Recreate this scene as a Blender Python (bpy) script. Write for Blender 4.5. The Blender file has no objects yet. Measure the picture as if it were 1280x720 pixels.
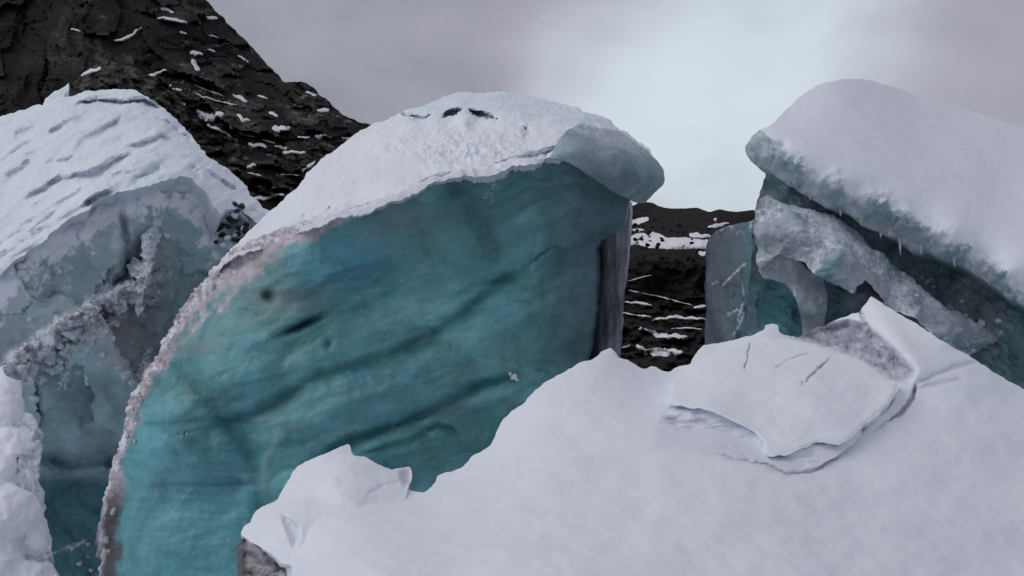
import bpy, math, random
import numpy as np
from mathutils import Vector
from mathutils.geometry import delaunay_2d_cdt
from mathutils.bvhtree import BVHTree

random.seed(7); rng = np.random.RandomState(7)
SC = bpy.context.scene
COL = SC.collection
R = math.radians

# ---------------------------------------------------------------- camera
FPX = 1108.0                      # focal length in photo pixels (1280 wide)
PITCH = R(6.0)
CAM = np.array([0.0, 0.0, 2.2])
cd = bpy.data.cameras.new('camera'); cam = bpy.data.objects.new('camera', cd); COL.objects.link(cam)
cam.location = CAM; cam.rotation_euler = (math.pi / 2 + PITCH, 0, 0)
cd.sensor_fit = 'HORIZONTAL'; cd.sensor_width = 36.0; cd.lens = 36.0 * FPX / 1280.0
cd.clip_start = 0.05; cd.clip_end = 20000
SC.camera = cam
RIGHT = np.array([1.0, 0, 0]); FWD = np.array([0, math.cos(PITCH), math.sin(PITCH)]); UP = np.array([0, -math.sin(PITCH), math.cos(PITCH)])

def P(x, y, d):
    x = np.asarray(x, float); y = np.asarray(y, float); d = np.asarray(d, float)
    a = ((x - 640) / FPX * d)[..., None] * RIGHT + ((360 - y) / FPX * d)[..., None] * UP + d[..., None] * FWD
    return a + CAM

# ---------------------------------------------------------------- sky, sun, exposure
SUN_ELEV = R(46); SUN_AZ = R(-98)          # soft sun behind cloud, from the left
w = bpy.data.worlds.new('World'); SC.world = w; w.use_nodes = True
nt = w.node_tree; nt.nodes.clear(); N = nt.nodes.new; L = nt.links.new
def node(t, **k):
    n = N(t)
    for a, b in k.items(): setattr(n, a, b)
    return n
out = node('ShaderNodeOutputWorld'); bg_sky = node('ShaderNodeBackground'); bg_cl = node('ShaderNodeBackground'); mixw = node('ShaderNodeMixShader')
sky = node('ShaderNodeTexSky', sky_type='NISHITA', sun_disc=False); sky.sun_elevation = SUN_ELEV; sky.sun_rotation = SUN_AZ
bg_sky.inputs['Strength'].default_value = 0.08
L(sky.outputs[0], bg_sky.inputs['Color'])
tc = node('ShaderNodeTexCoord')
def wmath(op, a, b=None, c=None):
    n = node('ShaderNodeMath', operation=op)
    for i, v in enumerate((a, b, c)):
        if v is None: continue
        if isinstance(v, (int, float)): n.inputs[i].default_value = v
        else: L(v, n.inputs[i])
    return n.outputs[0]
mp = node('ShaderNodeMapping'); mp.inputs['Scale'].default_value = (1.0, 1.0, 1.6); mp.inputs['Location'].default_value = (0.3, 0.1, 0.7)
L(tc.outputs['Generated'], mp.inputs['Vector'])
n1 = node('ShaderNodeTexNoise'); n1.inputs['Scale'].default_value = 2.6; n1.inputs['Detail'].default_value = 5; n1.inputs['Roughness'].default_value = 0.5; n1.inputs['Distortion'].default_value = 0.4
L(mp.outputs[0], n1.inputs['Vector'])
warp = node('ShaderNodeVectorMath', operation='MULTIPLY_ADD'); L(n1.outputs['Color'], warp.inputs[0]); warp.inputs[1].default_value = (0.10,) * 3
L(tc.outputs['Generated'], warp.inputs[2])
wn = node('ShaderNodeVectorMath', operation='NORMALIZE'); L(warp.outputs[0], wn.inputs[0])
def lobe(px, py, inner, outer):
    """soft thinning of the cloud round one direction"""
    v = P(px, py, 1.0) - CAM; v = v / np.linalg.norm(v) + 0.05; v /= np.linalg.norm(v)
    dn = node('ShaderNodeVectorMath', operation='DOT_PRODUCT'); L(wn.outputs[0], dn.inputs[0]); dn.inputs[1].default_value = tuple(v)
    mr = node('ShaderNodeMapRange', interpolation_type='SMOOTHSTEP'); L(dn.outputs['Value'], mr.inputs['Value'])
    mr.inputs['From Min'].default_value = math.cos(R(outer)); mr.inputs['From Max'].default_value = math.cos(R(inner))
    return mr.outputs[0]
n2 = node('ShaderNodeTexNoise'); n2.inputs['Scale'].default_value = 5.5; n2.inputs['Detail'].default_value = 6; n2.inputs['Roughness'].default_value = 0.52; n2.inputs['Distortion'].default_value = 0.5
L(mp.outputs[0], n2.inputs['Vector'])
lb = wmath('MULTIPLY', lobe(868, 215, 0, 10), 0.8)
for px, py, o, a in ((925, 80, 8, 0.36), (1000, 15, 8, 0.3), (760, 130, 7, 0.24), (890, 130, 13, 0.25), (1075, 50, 6, 0.2)): lb = wmath('ADD', lb, wmath('MULTIPLY', lobe(px, py, 0, o), a))
lb = wmath('MULTIPLY', lb, wmath('MULTIPLY_ADD', n2.outputs['Fac'], 2.6, -0.32))
lb = wmath('DIVIDE', lb, wmath('POWER', wmath('ADD', 1.0, wmath('POWER', lb, 3.0)), 0.333))
ramp = node('ShaderNodeValToRGB'); L(wmath('ADD', wmath('MULTIPLY', n1.outputs['Fac'], 0.6), wmath('MULTIPLY', n2.outputs['Fac'], 0.4)), ramp.inputs[0])
ramp.color_ramp.elements[0].position = 0.36; ramp.color_ramp.elements[0].color = (0.292, 0.298, 0.342, 1)
ramp.color_ramp.elements[1].position = 0.66; ramp.color_ramp.elements[1].color = (0.450, 0.446, 0.508, 1)
mc = node('ShaderNodeMix', data_type='RGBA'); mc.inputs['B'].default_value = (0.70, 0.79, 0.85, 1)
L(lb, mc.inputs['Factor']); L(ramp.outputs[0], mc.inputs['A']); L(mc.outputs['Result'], bg_cl.inputs['Color'])
mixw.inputs[0].default_value = 0.93
L(bg_sky.outputs[0], mixw.inputs[1]); L(bg_cl.outputs[0], mixw.inputs[2]); L(mixw.outputs[0], out.inputs['Surface'])

sl = bpy.data.lights.new('sun', 'SUN'); sl.energy = 1.05; sl.angle = R(60); sl.color = (1.0, 0.99, 0.97)
so = bpy.data.objects.new('sun', sl); COL.objects.link(so)
sdir = Vector((math.sin(SUN_AZ) * math.cos(SUN_ELEV), math.cos(SUN_AZ) * math.cos(SUN_ELEV), math.sin(SUN_ELEV)))
so.rotation_euler = sdir.to_track_quat('Z', 'Y').to_euler(); so.location = (0, 0, 60)
SC.view_settings.view_transform = 'Standard'; SC.view_settings.look = 'None'; SC.view_settings.exposure = 0.0; SC.view_settings.gamma = 1.0
SC.cycles.use_denoising = True; SC.cycles.max_bounces = 6; SC.cycles.diffuse_bounces = 4

# ---------------------------------------------------------------- numpy noise
_perm = rng.permutation(256); _perm = np.concatenate([_perm, _perm, _perm])
_g = rng.randn(256, 3); _g /= np.linalg.norm(_g, axis=1)[:, None]
def perlin(p):
    p = np.asarray(p, float); i = np.floor(p).astype(int); f = p - i; i &= 255
    u = f * f * f * (f * (f * 6 - 15) + 10); r = np.zeros(len(p))
    for dx in (0, 1):
        for dy in (0, 1):
            for dz in (0, 1):
                h = _perm[_perm[_perm[(i[:, 0] + dx) & 255] + ((i[:, 1] + dy) & 255)] + ((i[:, 2] + dz) & 255)]
                dot = (_g[h] * (f - (dx, dy, dz))).sum(1)
                r += dot * (u[:, 0] if dx else 1 - u[:, 0]) * (u[:, 1] if dy else 1 - u[:, 1]) * (u[:, 2] if dz else 1 - u[:, 2])
    return r * 1.5
def fbm(p, octv=4, gain=0.5):
    r = 0; a = 1.0; p = np.asarray(p, float)
    for k in range(octv): r = r + a * perlin(p * 2.03 ** k + 17.3 * k); a *= gain
    return r
def ridged(p, octv=4, gain=0.5):
    r = 0; a = 1.0; p = np.asarray(p, float)
    for k in range(octv): r = r + a * (1 - 2 * np.abs(perlin(p * 2.03 ** k + 9.1 * k))); a *= gain
    return r
def facets(x, y, sx, sy, shear=0.0, seed=0, tilt=1.0):
    """broken rock: jittered cells, each its own tilted plane; returns height and a value per cell"""
    u = x / sx; v = (y - shear * x) / sy; iu = np.floor(u).astype(int); iv = np.floor(v).astype(int)
    best = np.full(len(x), 1e9); h = np.zeros(len(x)); cv = np.zeros(len(x)); T = np.random.RandomState(seed + 100).rand(4096, 5)
    for du in (-1, 0, 1):
        for dv in (-1, 0, 1):
            k = ((iu + du) * 73856093 ^ (iv + dv) * 19349663) & 4095; r = T[k]
            a = u - (iu + du + r[:, 0]); b = v - (iv + dv + r[:, 1]); d = a * a + b * b; m = d < best
            best[m] = d[m]; h[m] = (r[:, 2] - .5 + tilt * ((r[:, 3] - .5) * a + (r[:, 4] - .5) * b))[m]; cv[m] = r[m, 2]
    return h, cv
def scallops(x, y, sx, sy, shear=0.0, seed=0, k=14.0):
    """soft-edged melt facets: blended tilted cells; returns height and a value"""
    u = x / sx; v = (y - shear * x) / sy; iu = np.floor(u).astype(int); iv = np.floor(v).astype(int)
    W = np.zeros(len(x)) + 1e-9; h = np.zeros(len(x)); cv = np.zeros(len(x)); T = np.random.RandomState(seed + 100).rand(4096, 5)
    for du in (-1, 0, 1):
        for dv in (-1, 0, 1):
            q = ((iu + du) * 73856093 ^ (iv + dv) * 19349663) & 4095; r = T[q]; a = u - (iu + du + r[:, 0]); b = v - (iv + dv + r[:, 1]); w_ = np.exp(-k * (a * a + b * b))
            W += w_; h += w_ * (r[:, 2] - .5 + 1.4 * ((r[:, 3] - .5) * a + (r[:, 4] - .5) * b)); cv += w_ * r[:, 2]
    return h / W, cv / W
def ss(a, b, x): t = np.clip((x - a) / (b - a), 0, 1); return t * t * (3 - 2 * t)
def xy3(x, y, sx, sy=None, z=0.0):
    return np.stack([np.asarray(x) / sx, np.asarray(y) / (sy or sx), np.full(np.shape(x), z)], -1)

def pdist(x, y, pts):
    """distance to a polyline, fraction along it, side (+ = below/right of its direction)"""
    pts = np.asarray(pts, float); best = np.full(len(x), 1e9); tt = np.zeros(len(x)); sd = np.zeros(len(x)); n = len(pts) - 1
    for k in range(n):
        a, b = pts[k], pts[k + 1]; ab = b - a; l2 = (ab ** 2).sum() + 1e-9
        t = np.clip(((x - a[0]) * ab[0] + (y - a[1]) * ab[1]) / l2, 0, 1)
        dx = x - a[0] - t * ab[0]; dy = y - a[1] - t * ab[1]; d = np.hypot(dx, dy); m = d < best
        best[m] = d[m]; tt[m] = (k + t[m]) / n; sd[m] = np.sign(ab[0] * dy[m] - ab[1] * dx[m])
    return best, tt, sd
def inside(x, y, poly):
    poly = np.asarray(poly, float); r = np.zeros(len(x), bool); j = len(poly) - 1
    for i in range(len(poly)):
        xi, yi = poly[i]; xj, yj = poly[j]
        if yi != yj:
            c = ((yi > y) != (yj > y)) & (x < (xj - xi) * (y - yi) / (yj - yi) + xi); r ^= c
        j = i
    return r
def pmask(x, y, poly, soft):
    d, _, _ = pdist(x, y, list(poly) + [poly[0]]); s = np.where(inside(x, y, poly), d, -d)
    return ss(-soft, soft, s)
def groove(x, y, pts, wdt, soft=None):
    d, t, s = pdist(x, y, pts); taper = np.clip(np.minimum(t, 1 - t) * 6 + 0.25, 0, 1)
    return np.exp(-(d / (wdt * (0.4 + 0.6 * taper))) ** 2) * taper

def tps(ctrl):
    c = np.asarray(ctrl, float); X = c[:, :2] / 300.0; v = 1 / c[:, 2]; n = len(c)
    def U(r): return np.where(r > 1e-9, r * r * np.log(r + 1e-12), 0)
    K = U(np.linalg.norm(X[:, None] - X[None], axis=2)); A = np.zeros((n + 3, n + 3)); A[:n, :n] = K + np.eye(n) * 1e-4
    A[:n, n] = 1; A[:n, n + 1:] = X; A[n, :n] = 1; A[n + 1:, :n] = X.T
    s = np.linalg.solve(A, np.concatenate([v, np.zeros(3)]))
    def f(x, y):
        q = np.stack([x, y], -1) / 300.0; r = s[n] + q @ s[n + 1:]
        for k in range(n): r = r + s[k] * U(np.hypot(q[:, 0] - X[k, 0], q[:, 1] - X[k, 1]))
        return 1 / np.maximum(r, 1e-4)
    return f

def outline(pts, res, jag, smooth=True, seed=0.0):
    pts = np.asarray(pts, float); n = len(pts); o = []
    for k in range(n):
        p0, p1, p2, p3 = pts[k - 1], pts[k], pts[(k + 1) % n], pts[(k + 2) % n]
        far = max(abs(p1 - (640, 360)).max(), abs(p2 - (640, 360)).max()) > 800
        L_ = np.linalg.norm(p2 - p1); m = max(1, int(L_ / (res * (6 if far else 1))))
        sm = smooth and L_ < 140 and np.linalg.norm(p1 - p0) < 200 and np.linalg.norm(p3 - p2) < 200
        for t in np.arange(m) / m:
            if sm:
                q = 0.5 * ((2 * p1) + (-p0 + p2) * t + (2 * p0 - 5 * p1 + 4 * p2 - p3) * t * t + (-p0 + 3 * p1 - 3 * p2 + p3) * t ** 3)
                o.append(0.75 * q + 0.25 * (p1 + (p2 - p1) * t))
            else: o.append(p1 + (p2 - p1) * t)
    o = np.array(o)
    if jag:
        q = np.stack([o[:, 0] / 14, o[:, 1] / 14, np.full(len(o), seed)], -1)
        o = o + jag * np.stack([fbm(q, 3, 0.6), fbm(q + 31.7, 3, 0.6)], -1)
    return o

# ---------------------------------------------------------------- objects
def tag(o, label=None, cat=None, group=None, kind=None):
    if label: o['label'] = label
    if cat: o['category'] = cat
    if group: o['group'] = group
    if kind: o['kind'] = kind
    return o
LOC = {}
def thing(name, label, cat, loc, group=None):
    o = bpy.data.objects.new(name, None); COL.objects.link(o); o.location = loc; o.empty_display_size = 0.3
    LOC[o.name] = np.array(loc, float)
    return tag(o, label, cat, group)
def link(name, me, parent=None):
    o = bpy.data.objects.new(name, me); COL.objects.link(o)
    if parent is not None: o.parent = parent
    return o

class Surf:
    def __init__(s, obj, V, F, dep): s.obj = obj; s.dep = dep; s.bvh = BVHTree.FromPolygons([Vector(v) for v in V], [list(f) for f in F]); s.V = V
    def hit(s, x, y):
        dr = Vector(P(x, y, 1.0) - CAM).normalized(); h, n, i, d = s.bvh.ray_cast(Vector(CAM), dr)
        return (h, n) if h is not None else (None, None)

def vnormals(V, F):
    a, b, c = V[F[:, 0]], V[F[:, 1]], V[F[:, 2]]; fn = np.cross(b - a, c - a); n = np.zeros_like(V)
    for k in range(3): np.add.at(n, F[:, k], fn)
    n /= (np.linalg.norm(n, axis=1)[:, None] + 1e-12)
    flip = ((V - CAM) * n).sum(1) > 0; 
    return np.where(flip.mean() > 0.5, -1, 1) * n

def relief(name, pts, ctrl, thick, mat, parent=None, res=3.0, jag=1.0, extra=None, disp=None, color=None, back=(0, 0), shrink=0.04, smooth=True, sharp=55, seed=0.0, lines=(), rings=3):
    """a closed block: the visible side follows pts (photo outline) at the distances in ctrl, the far side lies `thick` metres behind"""
    ol = outline(pts, res, jag, smooth, seed)
    x0, y0 = ol.min(0); x1, y1 = ol.max(0)
    gx, gy = np.meshgrid(np.arange(x0, x1, res), np.arange(y0, y1, res)); gx = gx.astype(float); gy = gy.astype(float)
    ii, jj = np.meshgrid(np.arange(gx.shape[1]), np.arange(gx.shape[0])); gx = gx + (jj % 2) * res * 0.5
    gx, gy, ii, jj = gx.ravel(), gy.ravel(), ii.ravel(), jj.ravel()
    off = (gx < -40) | (gx > 1320) | (gy < -40) | (gy > 760)
    keep = ~off | ((ii % 7 == 0) & (jj % 7 == 0)); gx, gy = gx[keep], gy[keep]
    gx = gx + rng.uniform(-.25, .25, len(gx)) * res; gy = gy + rng.uniform(-.25, .25, len(gy)) * res
    for ln in lines:                                     # denser points along cracks
        lo = np.asarray(ln, float); 
        for k in range(len(lo) - 1):
            m = max(2, int(np.linalg.norm(lo[k + 1] - lo[k]) / 1.2)); t = np.arange(m) / m; q = lo[k] + (lo[k + 1] - lo[k]) * t[:, None]
            nrm = np.array([-(lo[k + 1] - lo[k])[1], (lo[k + 1] - lo[k])[0]]); nrm = nrm / (np.linalg.norm(nrm) + 1e-9)
            for s in (-2.2, -1, 0, 1, 2.2): gx = np.append(gx, q[:, 0] + nrm[0] * s); gy = np.append(gy, q[:, 1] + nrm[1] * s)
    m = inside(gx, gy, ol); gx, gy = gx[m], gy[m]
    cell = {}
    for a, b in ol: cell.setdefault((int(a // res), int(b // res)), []).append((a, b))
    ok = np.ones(len(gx), bool)
    for k in range(len(gx)):
        c = (int(gx[k] // res), int(gy[k] // res))
        for q in cell.get(c, ()):
            if abs(q[0] - gx[k]) + abs(q[1] - gy[k]) < res * .5: ok[k] = False
    gx, gy = gx[ok], gy[ok]
    allp = [Vector(p) for p in ol] + [Vector((a, b)) for a, b in zip(gx, gy)]
    vv, _, ff, _, _, _ = delaunay_2d_cdt(allp, [], [list(range(len(ol)))], 1, 1e-4)
    pv = np.array([(v[0], v[1]) for v in vv]); F = np.array([f for f in ff if len(f) == 3])
    a, b, c = pv[F[:, 0]], pv[F[:, 1]], pv[F[:, 2]]
    ar = (b[:, 0] - a[:, 0]) * (c[:, 1] - a[:, 1]) - (b[:, 1] - a[:, 1]) * (c[:, 0] - a[:, 0])
    F[ar > 0] = F[ar > 0][:, ::-1]                       # px y is down: make them face the camera
    x, y = pv[:, 0], pv[:, 1]
    dep = tps(ctrl) if not callable(ctrl) else ctrl
    d = dep(x, y)
    if extra is not None: d = d + extra(x, y, d)
    V = P(x, y, d)
    if disp is not None:
        nr = vnormals(V, F); V = V + nr * disp(V, x, y)[:, None]
    C = color(x, y, V) if color is not None else np.tile((0.8, 0.8, 0.8, 1.0), (len(V), 1))
    nf = len(V)
    # boundary
    from collections import Counter
    cnt = {}
    for f in F:
        for k in range(3): cnt[(f[k], f[(k + 1) % 3])] = 1
    bed = [(p, q) for (p, q) in cnt if (q, p) not in cnt]
    bi = sorted({p for e in bed for p in e}); idx = {v: k for k, v in enumerate(bi)}
    bx, by = x[bi], y[bi]; bd = ((V[bi] - CAM) @ FWD); cx, cy = bx.mean(), by.mean()
    q = V[bi] - CAM; bx = (q @ RIGHT) / bd * FPX + 640; by = 360 - (q @ UP) / bd * FPX
    VV = [V]; FF = [tuple(f) for f in F]; CC = [C]; prev = {v: v for v in bi}
    for k in range(1, rings + 1):
        t = k / rings; e = t ** 1.6
        rx = bx + (cx - bx) * shrink * e + back[0] * e; ry = by + (cy - by) * shrink * e + back[1] * e
        rv = P(rx, ry, bd + thick * t); base = sum(len(v) for v in VV)
        rv = rv + (fbm(rv * 1.3 / max(thick, .3) , 2)[:, None] * rng.uniform(.6, 1, 3) * thick * 0.05 if k < rings else 0)
        VV.append(rv); CC.append(C[bi]); cur = {v: base + idx[v] for v in bi}
        for (p, r_) in bed: FF.append((prev[r_], prev[p], cur[p], cur[r_]))
        prev = cur
    nxt = {p: r_ for p, r_ in bed}; st = bi[0]; loop = [st]; k = nxt[st]
    while k != st and len(loop) <= len(bi): loop.append(k); k = nxt.get(k, st)
    lp = [Vector((float(rx[idx[v]]), float(ry[idx[v]]))) for v in loop]
    cv, _, cf, ov, _, _ = delaunay_2d_cdt(lp, [], [list(range(len(lp)))], 1, 1e-6)
    for f in cf:
        if all(len(ov[k]) for k in f):
            g = [prev[loop[ov[k][0]]] for k in f]
            A = [np.array((lp[ov[k][0]].x, lp[ov[k][0]].y)) for k in f]
            s = (A[1][0] - A[0][0]) * (A[2][1] - A[0][1]) - (A[1][1] - A[0][1]) * (A[2][0] - A[0][0])
            FF.append(tuple(g) if s > 0 else tuple(g[::-1]))
    VV = np.concatenate(VV); CC = np.concatenate(CC)
    loc = LOC[parent.name] if parent is not None and parent.name in LOC else np.zeros(3)
    me = bpy.data.meshes.new(name); me.from_pydata((VV - loc).tolist(), [], FF); me.update()
    at = me.attributes.new('Col', 'FLOAT_COLOR', 'POINT'); at.data.foreach_set('color', CC.astype(np.float32).ravel())
    me.polygons.foreach_set('use_smooth', [True] * len(me.polygons)); me.set_sharp_from_angle(angle=R(sharp))
    me.materials.append(mat)
    o = link(name, me, parent); LOC[o.name] = loc
    return Surf(o, V, F, dep)

# ---------------------------------------------------------------- materials
def newmat(name):
    m = bpy.data.materials.new(name); m.use_nodes = True; t = m.node_tree; t.nodes.clear()
    o = t.nodes.new('ShaderNodeOutputMaterial'); b = t.nodes.new('ShaderNodeBsdfPrincipled'); t.links.new(b.outputs[0], o.inputs[0])
    return m, t, b
def tnode(t, ty, ins=None, **k):
    n = t.nodes.new(ty)
    for a, b in k.items(): setattr(n, a, b)
    for a, b in (ins or {}).items():
        if hasattr(b, 'is_linked') or isinstance(b, bpy.types.NodeSocket): t.links.new(b, n.inputs[a])
        else: n.inputs[a].default_value = b
    return n
def ice_material(name, sss=0.0, bump=0.35, rough=(0.28, 0.5), spec=0.4):
    """colour from the ice's own layers (Col), Col alpha = how much frost or snow clings to it"""
    m, t, b = newmat(name)
    at = tnode(t, 'ShaderNodeAttribute', attribute_name='Col'); geo = tnode(t, 'ShaderNodeNewGeometry')
    pos = geo.outputs['Position']
    nA = tnode(t, 'ShaderNodeTexNoise', {'Vector': pos, 'Scale': 0.8, 'Detail': 7.0, 'Roughness': 0.58, 'Distortion': 1.2})
    mpn = tnode(t, 'ShaderNodeMapping', {'Vector': pos, 'Scale': (1.0, 1.0, 7.0), 'Rotation': (0, R(-14), 0)})
    nB = tnode(t, 'ShaderNodeTexNoise', {'Vector': mpn.outputs[0], 'Scale': 1.6, 'Detail': 5.0, 'Roughness': 0.55})
    nC = tnode(t, 'ShaderNodeTexNoise', {'Vector': pos, 'Scale': 14.0, 'Detail': 5.0, 'Roughness': 0.65})
    v1 = tnode(t, 'ShaderNodeMapRange', {'Value': nA.outputs['Fac'], 'From Min': 0.3, 'From Max': 0.7, 'To Min': 0.74, 'To Max': 1.24})
    v2 = tnode(t, 'ShaderNodeMapRange', {'Value': nB.outputs['Fac'], 'From Min': 0.3, 'From Max': 0.7, 'To Min': 0.93, 'To Max': 1.06})
    v3 = tnode(t, 'ShaderNodeMapRange', {'Value': nC.outputs['Fac'], 'From Min': 0.3, 'From Max': 0.7, 'To Min': 0.93, 'To Max': 1.06})
    p1 = tnode(t, 'ShaderNodeMath', {0: v1.outputs[0], 1: v2.outputs[0]}, operation='MULTIPLY'); p2 = tnode(t, 'ShaderNodeMath', {0: p1.outputs[0], 1: v3.outputs[0]}, operation='MULTIPLY')
    cm = tnode(t, 'ShaderNodeVectorMath', {0: at.outputs['Color']}, operation='SCALE'); t.links.new(p2.outputs[0], cm.inputs['Scale'])
    sn = tnode(t, 'ShaderNodeMapRange', {'Value': nC.outputs['Fac'], 'From Min': 0.35, 'From Max': 0.65, 'To Min': -0.22, 'To Max': 0.22})
    sa = tnode(t, 'ShaderNodeMath', {0: sn.outputs[0], 1: at.outputs['Alpha']}, operation='ADD')
    sb = tnode(t, 'ShaderNodeMapRange', {'Value': sa.outputs[0], 'From Min': 0.28, 'From Max': 0.8}, interpolation_type='SMOOTHSTEP')
    mx = tnode(t, 'ShaderNodeMix', {'Factor': sb.outputs[0], 'A': cm.outputs[0], 'B': (0.775, 0.805, 0.87, 1)}, data_type='RGBA')
    if name == 'glacier_ice':
        wv = tnode(t, 'ShaderNodeVectorMath', {0: nA.outputs['Color'], 1: (0.5, 0.5, 0.5)}, operation='MULTIPLY'); wp = tnode(t, 'ShaderNodeVectorMath', {0: pos, 1: wv.outputs[0]}, operation='ADD')
        vo = tnode(t, 'ShaderNodeTexVoronoi', {'Vector': wp.outputs[0], 'Scale': 0.9}, feature='DISTANCE_TO_EDGE')
        cr = tnode(t, 'ShaderNodeMapRange', {'Value': vo.outputs['Distance'], 'From Min': 0.0, 'From Max': 0.012, 'To Min': 1.0, 'To Max': 0.0}); cn = tnode(t, 'ShaderNodeMapRange', {'Value': nB.outputs['Fac'], 'From Min': 0.52, 'From Max': 0.62, 'To Min': 0.0, 'To Max': 0.35})
        cf = tnode(t, 'ShaderNodeMath', {0: cr.outputs[0], 1: cn.outputs[0]}, operation='MULTIPLY')
        bn = tnode(t, 'ShaderNodeTexNoise', {'Vector': mpn.outputs[0], 'Scale': 16.0, 'Detail': 4.0, 'Roughness': 0.7}); bm_ = tnode(t, 'ShaderNodeMapRange', {'Value': bn.outputs['Fac'], 'From Min': 0.6, 'From Max': 0.78, 'To Min': 0.0, 'To Max': 0.3})
        tot = tnode(t, 'ShaderNodeMath', {0: cf.outputs[0], 1: bm_.outputs[0]}, operation='MAXIMUM'); mx2 = tnode(t, 'ShaderNodeMix', {'Factor': tot.outputs[0], 'A': mx.outputs['Result'], 'B': (0.45, 0.60, 0.64, 1)}, data_type='RGBA'); mx = mx2
    t.links.new(mx.outputs['Result'], b.inputs['Base Color'])
    rr = tnode(t, 'ShaderNodeMapRange', {'Value': nA.outputs['Fac'], 'From Min': 0.3, 'From Max': 0.7, 'To Min': rough[0], 'To Max': rough[1]})
    rm = tnode(t, 'ShaderNodeMix', {'Factor': sb.outputs[0], 'A': rr.outputs[0], 'B': 0.75}, data_type='FLOAT'); t.links.new(rm.outputs['Result'], b.inputs['Roughness'])
    b.inputs['Specular IOR Level'].default_value = spec; b.inputs['IOR'].default_value = 1.31
    nE = tnode(t, 'ShaderNodeTexNoise', {'Vector': pos, 'Scale': 3.5, 'Detail': 6.0, 'Roughness': 0.55, 'Distortion': 0.4})
    hb = tnode(t, 'ShaderNodeMath', {0: nC.outputs['Fac'], 1: 0.22, 2: nE.outputs['Fac']}, operation='MULTIPLY_ADD')
    bp = tnode(t, 'ShaderNodeBump', {'Height': hb.outputs[0], 'Distance': 0.12}); t.links.new(bp.outputs[0], b.inputs['Normal'])
    bs = tnode(t, 'ShaderNodeMapRange', {'Value': sb.outputs[0], 'To Min': bump, 'To Max': bump * 0.3}); t.links.new(bs.outputs[0], bp.inputs['Strength'])
    if sss:
        b.inputs['Subsurface Weight'].default_value = sss; b.inputs['Subsurface Radius'].default_value = (0.15, 0.6, 0.7); b.inputs['Subsurface Scale'].default_value = 0.25
    return m
def snow_material(name, col=(0.80, 0.835, 0.895), bump=0.25, grain=60.0, dist=0.02):
    """clean snow; Col rgb tints (dirt, crust, shade painted in cracks and grooves), where present"""
    m, t, b = newmat(name)
    at = tnode(t, 'ShaderNodeAttribute', attribute_name='Col'); geo = tnode(t, 'ShaderNodeNewGeometry'); pos = geo.outputs['Position']
    nA = tnode(t, 'ShaderNodeTexNoise', {'Vector': pos, 'Scale': 0.9, 'Detail': 5.0, 'Roughness': 0.55}); nC = tnode(t, 'ShaderNodeTexNoise', {'Vector': pos, 'Scale': grain, 'Detail': 3.0, 'Roughness': 0.6})
    nD = tnode(t, 'ShaderNodeTexNoise', {'Vector': pos, 'Scale': 9.0, 'Detail': 8.0, 'Roughness': 0.68})
    v = tnode(t, 'ShaderNodeMapRange', {'Value': nA.outputs['Fac'], 'From Min': 0.3, 'From Max': 0.7, 'To Min': 0.955, 'To Max': 1.03})
    c0 = tnode(t, 'ShaderNodeVectorMath', {0: at.outputs['Color'], 1: col}, operation='MULTIPLY')
    c = tnode(t, 'ShaderNodeVectorMath', {0: c0.outputs[0]}, operation='SCALE'); t.links.new(v.outputs[0], c.inputs['Scale'])
    t.links.new(c.outputs[0], b.inputs['Base Color']); b.inputs['Roughness'].default_value = 0.7; b.inputs['Specular IOR Level'].default_value = 0.25
    hb = tnode(t, 'ShaderNodeMath', {0: nC.outputs['Fac'], 1: 0.18, 2: nD.outputs['Fac']}, operation='MULTIPLY_ADD')
    bp = tnode(t, 'ShaderNodeBump', {'Height': hb.outputs[0], 'Strength': bump, 'Distance': dist}); t.links.new(bp.outputs[0], b.inputs['Normal'])
    return m
def rock_material(name, c1, c2, scale, strata=(0, 0, 0)):
    m, t, b = newmat(name); at = tnode(t, 'ShaderNodeAttribute', attribute_name='Col'); geo = tnode(t, 'ShaderNodeNewGeometry'); pos = geo.outputs['Position']
    mpn = tnode(t, 'ShaderNodeMapping', {'Vector': pos, 'Scale': (1.0, 1.0, 5.0), 'Rotation': strata})
    nA = tnode(t, 'ShaderNodeTexNoise', {'Vector': mpn.outputs[0], 'Scale': scale, 'Detail': 9.0, 'Roughness': 0.65, 'Distortion': 0.5}); nB = tnode(t, 'ShaderNodeTexNoise', {'Vector': pos, 'Scale': scale * 0.35, 'Detail': 5.0})
    a = tnode(t, 'ShaderNodeMapRange', {'Value': nA.outputs['Fac'], 'From Min': 0.40, 'From Max': 0.68}); mx = tnode(t, 'ShaderNodeMix', {'Factor': a.outputs[0], 'A': (*c1, 1), 'B': (*c2, 1)}, data_type='RGBA')
    v = tnode(t, 'ShaderNodeMapRange', {'Value': nB.outputs['Fac'], 'From Min': 0.3, 'From Max': 0.7, 'To Min': 0.6, 'To Max': 1.4})
    c0 = tnode(t, 'ShaderNodeVectorMath', {0: at.outputs['Color'], 1: mx.outputs['Result']}, operation='MULTIPLY')
    c = tnode(t, 'ShaderNodeVectorMath', {0: c0.outputs[0]}, operation='SCALE'); t.links.new(v.outputs[0], c.inputs['Scale']); t.links.new(c.outputs[0], b.inputs['Base Color'])
    b.inputs['Roughness'].default_value = 0.85; b.inputs['Specular IOR Level'].default_value = 0.2
    bp = tnode(t, 'ShaderNodeBump', {'Height': nA.outputs['Fac'], 'Strength': 0.9, 'Distance': 0.6 / scale}); t.links.new(bp.outputs[0], b.inputs['Normal'])
    return m
M_ICE = ice_material('glacier_ice', sss=0.3, bump=0.2, rough=(0.2, 0.45))
M_CRUST = ice_material('frosted_ice', bump=0.6, rough=(0.45, 0.7), spec=0.25)
M_SNOW = snow_material('snow', bump=0.24, grain=90.0); M_FIRN = snow_material('firn_snow', bump=0.28, grain=35.0, dist=0.03)
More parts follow.
